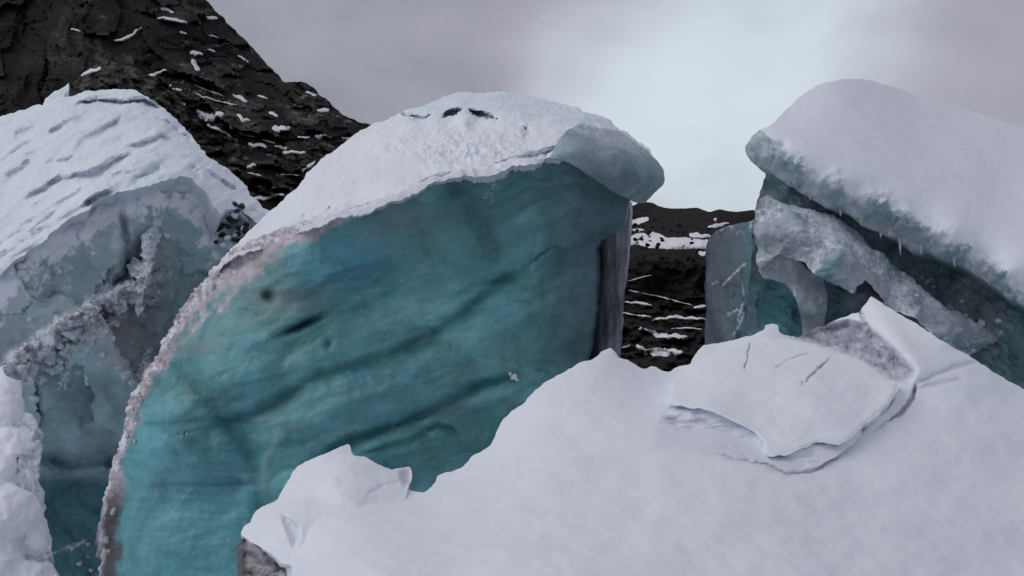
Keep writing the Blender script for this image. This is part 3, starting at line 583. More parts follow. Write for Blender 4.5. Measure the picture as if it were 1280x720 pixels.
cornice = relief('ice_cornice', LUMP, [(690, 195, 13.9), (722, 156, 15.2), (780, 168, 15.8), (832, 216, 15.6), (803, 254, 15.2), (742, 222, 14.2), (702, 200, 13.85), (720, 180, 13.75), (760, 200, 13.9), (800, 220, 14.4), (780, 185, 14.5)], 1.6, M_ICE, ct, res=2.4, jag=1.0,
    extra=lambda x, y, d: .06 * fbm(xy3(x, y, 40), 3), disp=lambda V, x, y: fbm(V * 3, 4) * .03,
    color=lambda x, y, V: np.concatenate([lerp(np.tile((.30, .36, .41), (len(x), 1)), (.22, .34, .38), ss(-.3, .5, fbm(V * 1.5, 3))), (.16 + .25 * ss(182, 160, y - (x - 720) * .25) + .1 * fbm(V * 2, 3))[:, None]], 1), back=(-8, -2), shrink=.12, sharp=70)
cornice.obj['label'] = 'rounded grey-blue ice lip overhanging the right end'
pil = relief('side_wall', [(735, 300), (750, 296), (770, 284), (787, 255), (786, 290), (784, 330), (780, 380), (777, 430), (775, 480), (774, 930), (720, 930), (722, 470), (728, 380)],
    [(735, 300, 17.2), (745, 330, 17.2), (752, 350, 16.7), (770, 290, 16.3), (786, 280, 16.4), (778, 400, 16.2), (742, 420, 17.0), (755, 430, 16.3), (720, 930, 17), (774, 930, 16)], 3.0, M_CRUST, ct, res=2.2, jag=1.0,
    extra=lambda x, y, d: .06 * ridged(xy3(x, y, 9, 160, 3), 3) + .3 * np.exp(-((x - 741 - 3 * np.sin(y / 40)) / 7) ** 2),
    color=lambda x, y, V: np.concatenate([lerp(np.tile((.46, .47, .52), (len(x), 1)), (.28, .27, .32), ss(-.1, .5, fbm(xy3(x, y, 8, 90, 4), 3))), (.06 + .3 * ss(.2, .6, fbm(xy3(x, y, 5, 60, 9), 3)) * (x > 760))[:, None]], 1))
for k in range(34):                                          # granular crust along the left edge
    t = rng.uniform(0, 1); i = t * 14; j = int(i); p = np.array(FACE[3 + j]) * (1 - i + j) + np.array(FACE[4 + j]) * (i - j); py = p[1] + rng.uniform(-4, 4); px = p[0] + abs(rng.randn()) * 6 + 2
    put(face, px, py, 3 + 7 * rng.uniform() ** 2, CRUMBS, 'crust_lump', face.obj, sink=.35)
tiny = thing('ice_chip', 'tiny white ice chip stuck on the teal wall above the snow slope', 'ice chip', P(640, 474, 14.2))
for dx, dy, sz in ((0, 0, 11), (5, 5, 8), (-4, -4, 6)): put(face, 641 + dx, 471 + dy, sz, WHITE, 'chip_piece', tiny, sink=.1)

# ================================================================ LEFT ICE TOWER
lt = thing('ice_tower', 'snow domed ice tower with grey rubble ridge below the rocky mountain', 'ice tower', P(150, 760, 20))
WALL = [(-160, 330), (-60, 320), (0, 315), (40, 285), (80, 255), (120, 232), (150, 222), (190, 212), (232, 214), (258, 236), (290, 250), (320, 262), (350, 280), (380, 310), (400, 420), (400, 900), (-160, 900)]
wl_ctrl = [(-160, 330, 17.5), (0, 340, 17.2), (60, 300, 17.6), (130, 250, 18.5), (235, 215, 19.0), (310, 250, 19.7), (345, 275, 20), (390, 400, 20.5), (0, 420, 17.4), (100, 330, 18.0), (140, 300, 17.8), (158, 310, 17.8), (170, 312, 18.5), (220, 300, 18.9), (260, 330, 19.2), (230, 400, 19.0), (190, 420, 18.3), (130, 420, 17.5), (60, 470, 17.0), (120, 500, 17.3), (180, 480, 17.6), (210, 440, 18.4), (100, 560, 17.3), (160, 560, 17.6), (100, 600, 18.6), (160, 600, 18.6), (80, 720, 18.2), (150, 720, 18.4), (-160, 900, 17), (400, 900, 19)]
RDG = [(-10, 470), (28, 432), (60, 410), (98, 386), (130, 368), (165, 352)]
CRK = [(150, 262), (156, 285), (158, 305), (160, 330), (158, 346), (140, 355)]
def wl_extra(x, y, d):
    e = .2 * fbm(xy3(x, y, 70, 60, 3.7), 4)
    dd, t, s = pdist(x, y, RDG); e += -.42 * ss(34, 0, dd) * (s > 0) - .42 * ss(8, 0, dd) * (s <= 0)
    rub = ss(55, 20, dd) * (s > 0); e -= rub * .22 * (ridged(xy3(x, y, 34, 22, 4), 4, .55) + .8 * facets(x, y, 22, 15, -.4, 11, 1.2)[0])
    e -= .26 * facets(x + 8 * fbm(xy3(x, y, 30), 3), y + 8 * fbm(xy3(x, y, 30, 30, 5.0), 3), 62, 84, .25, 31, 1.1)[0] * ss(580, 540, y); e += groove(x, y, CRK, 5) * .4
    e += groove(x, y, [(50, 570), (90, 578), (130, 572), (180, 580)], 10) * .7
    e += groove(x, y, [(262, 262), (275, 285), (290, 295)], 14) * .5 - .12 * ridged(xy3(x, y, 18, 18, 9), 4, .6) * pmask(x, y, [(255, 250), (340, 250), (345, 300), (290, 320), (255, 290)], 10)
    return e
def wl_disp(V, x, y):
    dd, t, s = pdist(x, y, RDG); return fbm(V * 1.8, 4) * .05 + fbm(V * 4, 4, .6) * .05 * ss(70, 20, dd)
def wl_color(x, y, V):
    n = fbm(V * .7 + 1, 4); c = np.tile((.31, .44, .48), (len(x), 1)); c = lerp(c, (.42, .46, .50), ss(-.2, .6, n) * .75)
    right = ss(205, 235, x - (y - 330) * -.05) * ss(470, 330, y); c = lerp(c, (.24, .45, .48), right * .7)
    low = pmask(x, y, [(60, 470), (130, 440), (200, 440), (190, 560), (50, 570)], 25); c = lerp(c, (.20, .32, .36), low * .85); base = ss(580, 610, y); c = lerp(c, (.09, .22, .26), base)  # wall foot painted dark for the crevasse shade
    dd, t, s = pdist(x, y, RDG); n2 = fbm(V * 3 + 7, 4); rub = ss(60, 15, dd + 14 * n2) * (s > 0); c = lerp(c, (.40, .38, .41), rub * .85)
    c = lerp(c, (.42, .38, .43), np.clip(pmask(x, y, [(75, 262), (130, 240), (140, 275), (95, 290)], 10) * .7, 0, 1)); mid = pmask(x, y, [(130, 390), (180, 360), (195, 420), (150, 470), (120, 450)], 12); c = lerp(c, (.33, .35, .37), mid * .7)
    al = rub * (.18 + .45 * ss(-.1, .6, fbm(V * 4 + 3, 4))) + .34 * ss(16, 2, dd) + .2 * ss(.1, .7, fbm(V * 2.2 + 9, 4)) + 1.0 * ss(52, 6, pdist(x, y, DOME_EDGE)[0] + 24 * n2)
    al += groove(x, y, [(195, 285), (185, 310), (175, 350)], 9) * .5 + .45 * ss(20, 0, np.abs(y - np.interp(x, [0, 40, 80, 120, 150], [345, 308, 275, 245, 235]))) * (x < 60) * ss(-.2, .4, n2)
    for p in ([(85, 345), (92, 355)], [(30, 395), (38, 400)], [(70, 330), (75, 342)], [(85, 360), (95, 362)], [(60, 695), (95, 680)], [(85, 690), (112, 672)]): al = np.maximum(al, .5 * groove(x, y, p, 4))
    c = lerp(c, (.05, .05, .055), np.clip(pmask(x, y, [(268, 258), (290, 262), (312, 285), (305, 305), (285, 290), (272, 275)], 7) * (.9 + n2), 0, 1) * .85)
    hi = ss(430, 330, y) * ss(270, 200, x); c = lerp(c, (.50, .60, .64), hi * .6); c = lerp(c, (.40, .60, .62), ss(195, 215, x) * ss(420, 300, y) * .55)
    fcv = facets(x + 8 * fbm(xy3(x, y, 30), 3), y + 8 * fbm(xy3(x, y, 30, 30, 5.0), 3), 62, 84, .25, 31, 1.1)[1]; c = c * (.84 + .32 * fcv)[:, None]; al = al + .45 * ss(.05, .6, fbm(xy3(x + .3 * y, y, 22, 55, 13.0), 4, .6)) * ss(560, 450, y)
    al = al * (1 - .9 * pmask(x, y, [(262, 256), (292, 258), (316, 285), (305, 312), (280, 296), (266, 278)], 7))
    return np.concatenate([c, np.clip(al, 0, 1)[:, None]], 1)
DOME_EDGE = [(345, 282), (318, 274), (300, 262), (274, 266), (256, 240), (238, 222), (205, 226), (160, 238), (135, 246), (108, 262), (80, 280), (58, 298), (30, 318), (0, 346)]
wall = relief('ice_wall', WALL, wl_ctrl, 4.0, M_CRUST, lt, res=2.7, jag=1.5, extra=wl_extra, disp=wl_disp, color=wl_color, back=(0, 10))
DOME = [(-160, 182), (-60, 158), (0, 145), (22, 139), (44, 132), (49, 130), (52, 131), (62, 121), (75, 112), (86, 105), (84, 113), (80, 121), (100, 116), (130, 112), (155, 112), (172, 114), (186, 121), (200, 133), (216, 144), (235, 163), (250, 185), (270, 203), (290, 217), (304, 230), (314, 243), (332, 260), (350, 276), (335, 286), (318, 276), (300, 262), (285, 262), (274, 268), (266, 256), (256, 240), (245, 230), (238, 222), (225, 222), (205, 226), (190, 230), (160, 238), (145, 240),
        (135, 246), (122, 250), (108, 262), (92, 270), (80, 280), (64, 290), (58, 298), (44, 308), (30, 318), (16, 328), (0, 346), (-60, 370), (-160, 420)]
dm_ctrl = [(-160, 182, 24), (0, 145, 23.5), (85, 108, 24), (130, 113, 24), (172, 115, 23.6), (235, 163, 22.5), (290, 217, 21.2), (345, 272, 20), (300, 262, 19.2), (245, 230, 18.3), (190, 230, 17.9), (145, 240, 17.6), (92, 270, 17.3), (30, 318, 16.9), (0, 346, 16.7), (-160, 420, 16.5), (50, 220, 19.6), (150, 180, 20.2), (220, 190, 20.0), (120, 135, 22.6)]
DGR = [([(97, 130), (120, 126), (150, 126), (180, 127), (199, 134)], 3.2, .55), ([(35, 247), (55, 238), (75, 226), (95, 221), (112, 218), (130, 211), (150, 200), (168, 192)], 6, .38), ([(8, 222), (25, 212), (37, 201)], 5, .25), ([(160, 184), (180, 180), (200, 172), (215, 173)], 5, .38), ([(95, 185), (115, 170), (135, 160), (152, 150)], 5.5, .22), ([(62, 165), (80, 160)], 5, .15), ([(18, 168), (30, 166), (38, 162)], 6, .25), ([(78, 153), (110, 150)], 5, .12),
       ([(205, 150), (225, 166), (240, 176)], 3.5, .35), ([(258, 212), (275, 226), (295, 237)], 4, .4), ([(165, 226), (185, 218), (202, 207)], 7, .35), ([(140, 222), (155, 216), (175, 213)], 6, .2), ([(105, 258), (125, 244), (138, 240)], 6, .35), ([(238, 206), (244, 215), (250, 222)], 6, .3), ([(40, 290), (60, 285)], 5, .2), ([(0, 290), (20, 280), (45, 275)], 7, .15), ([(70, 195), (60, 205), (100, 195)], 4, .15)]
def dm_extra(x, y, d):
    e = .22 * fbm(xy3(x + .6 * y, y + .35 * x, 80, 38, 2.9), 4) + .09 * ridged(xy3(x + .6 * y, y + .55 * x, 75, 20, 4.9), 4, .6) * ss(130, 170, y)
    for p, wd, a in DGR:
        wob = fbm(xy3(x, y, 16, 16, 1.3), 2) * 3; e += groove(x, y + wob, p, wd * .8) * a; e -= groove(x, y + wob + wd * 1.5, p, wd * 1.5) * a * .45
    rd, _, _ = pdist(x, y, DOME[28:]); return e + .05 * ss(8, 0, rd) - .12 * ss(60, 10, rd)
def dm_color(x, y, V):
    rd, _, _ = pdist(x, y, DOME[28:]); n = fbm(V * 3, 4); c = lerp(np.ones((len(x), 3)), (.70, .72, .76), ss(16, 2, rd + 10 * n) * .6); c = lerp(c, (.74, .86, .89), ss(25, 10, pdist(x, y, [(160, 225), (200, 212), (235, 210), (250, 225)])[0]) * .45); c = lerp(c, (.93, .98, 1.0), np.full(len(x), .6))
    for p, wd, a in DGR[:6]: c = lerp(c, (.62, .60, .66), groove(x, y, p, wd * .6) * .3)  # crevice shade painted along the grooves
    return np.concatenate([c, np.ones((len(x), 1))], 1)
dome = relief('snow_cap', DOME, dm_ctrl, 1.4, M_FIRN, lt, res=2.0, jag=1.6, extra=dm_extra, disp=lambda V, x, y: fbm(V * 1.3, 4) * .05 + fbm(V * 7, 3) * .016, color=dm_color, back=(0, 30), shrink=.04)
rib = relief('ice_rib', [(178, 300), (182, 290), (190, 283), (198, 282), (202, 290), (198, 300), (194, 312), (192, 325), (186, 345), (180, 360), (178, 385), (172, 395), (168, 380), (166, 362), (172, 350), (160, 340), (160, 328), (168, 320), (174, 326), (178, 312)],
    [(190, 285, 18.2), (200, 295, 18.3), (178, 300, 18.2), (170, 390, 17.9), (164, 335, 18.0), (186, 330, 17.9), (185, 300, 17.85), (176, 355, 17.6)], 1.0, M_CRUST, lt, res=2, jag=1.4, extra=lambda x, y, d: -.16 * ridged(xy3(x, y, 20, 18, 5), 3), disp=lambda V, x, y: fbm(V * 4, 4, .6) * .09, color=lambda x, y, V: np.concatenate([np.tile((.40, .47, .50), (len(x), 1)), np.clip(.38 + .7 * fbm(V * 2.2, 3), 0, 1)[:, None]], 1), shrink=.15)
for k in range(22):
    t = rng.uniform(0, 1); put(wall, np.interp(t, [0, .5, 1], [196, 182, 168]) + rng.randn() * 6, np.interp(t, [0, .5, 1], [290, 330, 385]) + rng.randn() * 4, rng.uniform(5, 14), RUBBLE + WHITE, 'ice_lump', wall.obj, sink=.4)
for k in range(80):
    t = rng.uniform(0, 1) ** .8; dn = abs(rng.randn()) * 26; px = np.interp(t, [0, .3, .6, 1], [-5, 50, 100, 165]) + dn * .25; py = np.interp(t, [0, .3, .6, 1], [464, 420, 388, 354]) + dn + rng.uniform(-2, 4)
    put(wall, px + rng.uniform(-6, 6), py, rng.choice([4, 6, 8, 11, 15, 20], p=[.2, .25, .22, .18, .1, .05]), RUBBLE, 'ice_lump', wall.obj, sink=.55)
for k in range(24): put(wall, rng.uniform(266, 312), rng.uniform(258, 306), rng.uniform(5, 14), STONES, 'stone', wall.obj, sink=.0)
for k in range(9): put(wall, rng.uniform(266, 318), rng.uniform(256, 312), rng.uniform(6, 12), WHITE, 'snow_lump', wall.obj, sink=.35)
for k in range(14): put(wall, rng.uniform(0, 40), rng.uniform(318, 350), rng.uniform(6, 14), WHITE, 'snow_lump', wall.obj, sink=.35)
for k in range(6): put(wall, rng.uniform(100, 130), rng.uniform(660, 725), rng.uniform(4, 9), CRUMBS, 'crust_lump', wall.obj, sink=.4)

# ================================================================ RIGHT ICE TOWER
rt = thing('ice_tower', 'ice tower under a thick smooth rounded snow hood leaning over a hollow', 'ice tower', P(1150, 800, 14.5))
BODY = [(944, 262), (950, 240), (956, 220), (958, 205), (985, 200), (1040, 230), (1100, 260), (1160, 290), (1240, 330), (1300, 360), (1500, 450), (1500, 900), (930, 900), (932, 440), (938, 340)]
bd_ctrl = [(956, 210, 13.6), (944, 262, 13.6), (938, 340, 13.5), (975, 380, 13.9), (995, 400, 14.0), (930, 440, 13.5), (1010, 300, 13.4), (1040, 380, 13.9), (1100, 290, 13.9), (1150, 340, 13.9), (1250, 400, 13.2), (1280, 470, 12.8), (1150, 450, 13.5), (1500, 450, 12.5), (1500, 900, 12), (930, 900, 13), (1200, 900, 12.5)]
def bd_color(x, y, V):
    n = fbm(V * .9, 4); c = lerp(np.tile((.17, .26, .285), (len(x), 1)), (.25, .28, .31), ss(-.3, .5, n)); c = lerp(c, (.26, .60, .63), pmask(x, y, [(945, 370), (960, 345), (990, 352), (1003, 385), (998, 430), (940, 440)], 14) * .9)
    c = lerp(c, (.15, .31, .335), ss(1180, 1270, x) * .6 * ss(-.3, .4, fbm(xy3(x - y, y, 60, 40), 2))); al = .42 * ss(.05, .5, n + .3 * fbm(V * 4, 3)) * ss(1120, 1000, x) * ss(330, 260, y)
    for k in range(9):
        sx, sy = 1130 + 14 * k + 20 * math.sin(k * 3), 330 + 13 * k + 18 * math.cos(k * 5); al = np.maximum(al, .42 * groove(x, y, [(sx, sy + 14), (sx + 32, sy - 8)], 3))
    return np.concatenate([c, np.clip(al, 0, 1)[:, None]], 1)
body = relief('ice_wall', BODY, bd_ctrl, 4, M_CRUST, rt, res=2.7, jag=1.4, extra=lambda x, y, d: .16 * fbm(xy3(x, y, 55, 45, 7), 4) - .06 * ridged(xy3(x + y, y - .6 * x, 60, 14, 3), 3) + .12 * pmask(x, y, [(948, 372), (960, 350), (988, 352), (1002, 385), (998, 430), (946, 440)], 8), disp=lambda V, x, y: fbm(V * 2.5, 4) * .045, color=bd_color)
pill = relief('ice_pillar', [(886, 300), (893, 291), (905, 284), (920, 280), (940, 276), (952, 268), (956, 330), (950, 400), (948, 930), (872, 930), (880, 440), (882, 400), (884, 340)],
    [(886, 300, 15.2), (920, 280, 15.2), (950, 270, 14.6), (890, 330, 14.9), (915, 340, 14.2), (945, 340, 13.9), (882, 430, 14.8), (915, 430, 14.1), (948, 430, 13.9), (872, 930, 14.5), (948, 930, 13.6)], 2.5, M_CRUST, rt, res=2.3, jag=1.2,
    extra=lambda x, y, d: .06 * fbm(xy3(x, y, 30), 4) - .05 * ridged(xy3(x, y, 14, 90, 4), 3), disp=lambda V, x, y: fbm(V * 4, 3) * .02,
    color=lambda x, y, V: np.concatenate([lerp(np.tile((.17, .215, .25), (len(x), 1)), (.13, .25, .28), ss(915, 945, x)), np.clip(np.maximum.reduce([.6 * groove(x, y, p, 2.6) for p in ([(900, 360), (915, 345), (935, 325)], [(888, 356), (900, 350)], [(912, 425), (925, 405), (932, 388)], [(920, 405), (930, 375)], [(905, 395), (925, 385)], [(930, 372), (928, 350)])] + [.5 * ss(.0, .6, fbm(V * 3, 3)) * ss(310, 280, y)]), 0, 1)[:, None]], 1))
HOOD = [(932, 184), (940, 172), (952, 163), (966, 153), (984, 136), (1000, 120), (1020, 107), (1045, 100), (1070, 99), (1098, 104), (1130, 113), (1170, 127), (1210, 138), (1250, 150), (1300, 168), (1420, 210), (1560, 300), (1560, 520), (1420, 460), (1300, 396), (1276, 380), (1255, 368), (1230, 350), (1205, 332), (1180, 322), (1158, 313), (1140, 314), (1120, 300), (1098, 291), (1078, 281), (1062, 268), (1046, 267), (1030, 258), (1008, 246), (990, 234), (972, 222), (962, 214), (955, 212), (950, 210), (942, 203), (935, 194)]
LINE = [(972, 178), (1010, 205), (1060, 230), (1130, 256), (1180, 290), (1220, 320), (1262, 350), (1300, 370), (1420, 430)]
hd_ctrl = [(932, 184, 13.6), (984, 136, 14.4), (1045, 100, 15.4), (1130, 113, 16.4), (1250, 150, 16.5), (1420, 210, 16), (1560, 300, 15), (1560, 520, 11), (955, 190, 12.9), (972, 178, 12.8), (1010, 200, 12.55), (1060, 226, 12.4), (1130, 252, 12.3), (1190, 292, 12.1), (1260, 344, 11.8), (1420, 430, 11.3), (950, 208, 13.3), (990, 234, 13.2), (1046, 267, 13.1), (1098, 291, 13.0), (1158, 313, 12.8), (1230, 350, 12.5), (1300, 396, 12.2), (1420, 460, 11.7), (1050, 160, 13.6), (1150, 190, 13.9), (1250, 240, 13.6)]
def under(x, y):
    d, t, s = pdist(x, y, LINE); n = fbm(xy3(x + .4 * y, y, 34, 40, 2), 4, .6) * 15; return ss(-14, 24, d * s + n)
def hd_extra(x, y, d):
    u = under(x, y); return u * (-.07 * ridged(xy3(x + .5 * y, y, 20, 45, 4), 4, .6) - .08 * ridged(xy3(x, y, 24, 20, 6), 3)) + .1 * fbm(xy3(x, y, 170, 120, 3), 2) * (1 - u) + .25 * np.exp(-((x - 975) / 9) ** 2 - ((y - 183) / 7) ** 2)
def hd_color(x, y, V):
    u = under(x, y); n = fbm(V * 2.5, 4); c = lerp(np.tile((.50, .55, .60), (len(x), 1)), (.30, .42, .45), ss(-.4, .4, n)); al = np.clip(1.05 * (1 - u) + .42 * u * ss(-.2, .6, fbm(xy3(x + .5 * y, y, 10, 34, 5), 3)), 0, 1); return np.concatenate([c, al[:, None]], 1)
hood = relief('snow_hood', HOOD, hd_ctrl, 2.0, M_CRUST, rt, res=2.6, jag=1.2, extra=hd_extra, disp=lambda V, x, y: fbm(V * 1.2, 3) * .02 + fbm(V * 5, 3) * .02 * under(x, y), color=hd_color, back=(20, 30), shrink=.05, sharp=70)
hood.obj['label'] = 'thick smooth snow hood with icy blue-grey underside'
RUB = [(944, 262), (950, 250), (962, 246), (985, 255), (1010, 262), (1040, 270), (1062, 281), (1078, 296), (1086, 310), (1105, 320), (1122, 336), (1150, 358), (1180, 380), (1210, 398), (1240, 414), (1258, 428), (1250, 436), (1225, 438), (1205, 446), (1185, 440), (1165, 418), (1148, 402), (1130, 392), (1110, 384), (1094, 362), (1085, 348), (1075, 356), (1068, 366), (1056, 362), (1040, 352), (1022, 343), (1008, 332), (990, 322), (972, 318), (960, 322), (962, 340), (980, 350), (994, 362), (1000, 385), (1002, 412), (1004, 450), (1030, 450), (1024, 400), (1020, 372), (1000, 352), (985, 338), (968, 340), (956, 345), (948, 325), (945, 295)]
RUB2 = RUB[:34] + [(958, 332), (950, 338), (946, 318), (945, 295)]
rubble = relief('snow_shelf', RUB2, [(944, 262, 13.2), (985, 255, 13.1), (1062, 281, 13.1), (1122, 336, 13.2), (1258, 428, 13.4), (1225, 420, 12.9), (1205, 446, 12.9), (1185, 440, 12.6), (1110, 384, 12.5), (1068, 366, 12.4), (1008, 332, 12.6), (950, 336, 13.0), (1000, 295, 12.55), (1050, 320, 12.3), (1100, 355, 12.6), (1170, 405, 12.55)], 1.3, M_CRUST, rt, res=2.3, jag=2.4,
    extra=lambda x, y, d: .22 * fbm(xy3(x, y, 46, 30, 8), 3) - .05 * ridged(xy3(x - .6 * y, y + .5 * x, 46, 20, 9), 3, .5), disp=lambda V, x, y: fbm(V * 3, 4, .55) * .05,
    color=lambda x, y, V: np.concatenate([lerp(np.tile((.40, .44, .49), (len(x), 1)), (.24, .38, .41), ss(.0, .6, fbm(V * 2.1 + 3, 4))), np.clip(.4 + .6 * fbm(V * 1.5 + 6, 4) + .1 * (x > 1060), 0.02, .9)[:, None]], 1), shrink=.05)
pier = relief('ice_pier', [(945, 318), (962, 312), (990, 320), (1012, 338), (1030, 352), (1034, 380), (1030, 410), (1036, 470), (1000, 470), (1003, 420), (998, 385), (988, 362), (970, 350), (952, 346)], [(945, 318, 13.0), (990, 322, 12.8), (1030, 352, 13.1), (1032, 400, 13.2), (1000, 400, 13.2), (1015, 390, 12.85), (960, 345, 13.0), (1018, 470, 12.9)], 1.0, M_CRUST, rt, res=2.2, jag=1.3,
    extra=lambda x, y, d: .06 * fbm(xy3(x, y, 22), 3), color=lambda x, y, V: np.concatenate([lerp(np.tile((.36, .40, .44), (len(x), 1)), (.25, .33, .36), ss(-.2, .5, fbm(V * 3, 3))), np.clip(.2 + .4 * fbm(V * 3 + 2, 3), 0, 1)[:, None]], 1), shrink=.05)
for k in range(30):
    t = rng.uniform(0, 1); put(body, np.interp(t, [0, 1], [1105, 1235]) + rng.uniform(-10, 22), np.interp(t, [0, 1], [352, 428]) + rng.randn() * 10, rng.uniform(4, 11), RUBBLE + WHITE, 'ice_lump', body.obj, sink=.3)
for k in range(12): put(rubble, rng.uniform(1060, 1250), rng.uniform(320, 440), rng.uniform(4, 10), WHITE, 'snow_lump', rubble.obj, sink=.4)
def icicle(surf, px, py, ln, wd, parent, lean=0.0):
    h, n = surf.hit(px, py - 4)
    if h is None: return
    import bmesh
    d = (np.array(h) - CAM) @ FWD; l = ln / FPX * d; r = wd / FPX * d * .5; V = []; F = []; S = 8; K = 7; loc = LOC[parent.name]
    for k in range(K):
        t = k / (K - 1); rr = r * (1 - t) ** .8 * (1 + .15 * math.sin(k * 2.1)) + .001
        for s in range(S): V.append((h.x - loc[0] + lean * l * t + rr * math.cos(s * 6.283 / S), h.y - loc[1] + rr * math.sin(s * 6.283 / S) - .02, h.z - loc[2] + .04 - l * t))
    for k in range(K - 1):
        for s in range(S): a = k * S + s; b = k * S + (s + 1) % S; F.append((a, a + S, b + S, b))
    F.append(tuple(range(S))); F.append(tuple(range((K - 1) * S, K * S)))
    me = bpy.data.meshes.new('icicle'); me.from_pydata(V, [], F); me.update(); at = me.attributes.new('Col', 'FLOAT_COLOR', 'POINT'); at.data.foreach_set('color', np.tile((.45, .55, .6, .35), (len(V), 1)).astype(np.float32).ravel())
    me.polygons.foreach_set('use_smooth', [True] * len(F)); me.materials.append(M_CRUST); link('icicle', me, parent)
for px, py, ln, wd in ((1124, 304, 24, 5), (1050, 267, 12, 5), (1100, 293, 13, 5), (1076, 281, 9, 4), (1150, 314, 12, 4), (1012, 249, 10, 5), (1192, 328, 14, 4), (985, 232, 8, 5)): icicle(hood, px, py, ln, wd, hood.obj)

# ================================================================ SETTING: foreground snow slope
SLOPE = [(330, 1150), (352, 900), (364, 760), (366, 706), (362, 690), (360, 666), (384, 634), (440, 610), (496, 604), (508, 612), (518, 616), (530, 618), (538, 612), (544, 604), (547, 596), (560, 590), (577, 582), (590, 570), (604, 561), (614, 551), (624, 532), (632, 521), (645, 510), (659, 501), (671, 487), (689, 476), (709, 463), (725, 455), (741, 448), (756, 438), (764, 435), (773, 445), (790, 452), (804, 460), (815, 458), (835, 464), (847, 459), (862, 457), (868, 446), (880, 433), (900, 429), (920, 425), (936, 420), (954, 413), (958, 406), (972, 406), (974, 416), (986, 422), (1000, 420), (1016, 412), (1034, 404), (1060, 393), (1074, 388), (1080, 379), (1090, 370),
         (1104, 378), (1140, 401), (1180, 425), (1220, 450), (1250, 470), (1280, 489), (1400, 560), (1650, 700), (1900, 860), (1900, 1150)]
sl_ctrl = [(366, 704, 4.75), (380, 660, 5.3), (400, 615, 6.0), (362, 668, 5.45), (506, 617, 6.0), (547, 596, 6.4), (614, 551, 7.0), (671, 487, 7.6), (756, 438, 8.2), (835, 464, 8.2), (880, 433, 8.7), (960, 410, 9.0), (1034, 404, 9.5), (1090, 370, 9.6), (1180, 425, 8.6), (1280, 489, 8.6), (1400, 560, 8.2), (1650, 700, 7.0), (1900, 860, 6.0), (500, 720, 4.05), (800, 720, 4.25), (1100, 720, 4.9), (1280, 720, 5.6), (640, 640, 5.15), (900, 600, 5.75), (1150, 600, 6.45), (800, 540, 6.65), (1150, 500, 7.9), (330, 1150, 2.2), (800, 1150, 2.25), (1400, 1150, 3.0), (1900, 1150, 3.8)]
CR = [([(1122, 484), (1113, 502), (1098, 518), (1084, 532), (1068, 548)], 1.9, .10), ([(1145, 480), (1141, 498), (1126, 516), (1108, 528), (1092, 540)], 1.9, .10), ([(1145, 478), (1165, 470), (1195, 458), (1222, 452)], 3, .04), ([(1150, 485), (1180, 478), (1205, 472)], 3, .03), ([(1074, 388), (1080, 402), (1086, 412)], 1.5, .06), ([(890, 568), (920, 576), (955, 582), (985, 593), (1015, 591), (1035, 578), (1060, 564)], 2.5, .06), ([(905, 560), (930, 562)], 2, .03),
      ([(450, 618), (470, 610), (500, 604)], 2, .02)]
HOLL = [(990, 420), (1030, 408), (1060, 402), (1082, 408), (1102, 424), (1124, 444), (1143, 464), (1136, 474), (1120, 475), (1098, 462), (1072, 447), (1040, 436), (1010, 428)]
def sl_extra(x, y, d):
    e = .10 * fbm(xy3(x, y, 260, 150, 8.8), 3) * ss(330, 450, x) + .02 * fbm(xy3(x, y, 60, 40, 3.8), 3)
    for p, wd, a in CR: e += groove(x, y + 2 * fbm(xy3(x, y, 12), 2), p, wd) * a
    hm = pmask(x, y, HOLL, 6); e += hm * (.22 + .05 * fbm(xy3(x, y, 18, 12, 2), 4, .6))
    e -= .10 * np.exp(-(pdist(x, y, [(1086, 378), (1110, 410), (1146, 462)])[0] / 16) ** 2)
    e += .3 * pmask(x, y, [(890, 500), (880, 480), (960, 440), (1040, 455), (1095, 480), (1070, 515), (1000, 545), (950, 535)], 14)      # bed of the block
    return e
def sl_color(x, y, V):
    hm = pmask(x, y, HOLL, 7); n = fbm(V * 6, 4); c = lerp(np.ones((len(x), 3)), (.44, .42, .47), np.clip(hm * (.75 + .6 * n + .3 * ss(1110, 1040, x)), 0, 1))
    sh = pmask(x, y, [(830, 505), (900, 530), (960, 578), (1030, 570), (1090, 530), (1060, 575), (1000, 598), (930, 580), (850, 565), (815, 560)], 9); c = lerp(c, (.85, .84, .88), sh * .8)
    for p, wd, a in CR[:6]: c = lerp(c, (.45, .43, .48), groove(x, y + 2 * fbm(xy3(x, y, 12), 2), p, wd * .8) * min(1, a * 8))  # shadow lines of the cracks painted into the snow
    return np.concatenate([c, np.ones((len(x), 1))], 1)
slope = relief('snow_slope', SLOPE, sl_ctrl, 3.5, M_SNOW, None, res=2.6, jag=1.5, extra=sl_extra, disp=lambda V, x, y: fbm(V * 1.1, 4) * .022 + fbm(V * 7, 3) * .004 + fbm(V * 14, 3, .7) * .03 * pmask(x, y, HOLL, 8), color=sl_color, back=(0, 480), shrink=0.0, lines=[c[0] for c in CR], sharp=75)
tag(slope.obj, 'smooth bright snow slope in front of the ice towers', kind='structure')

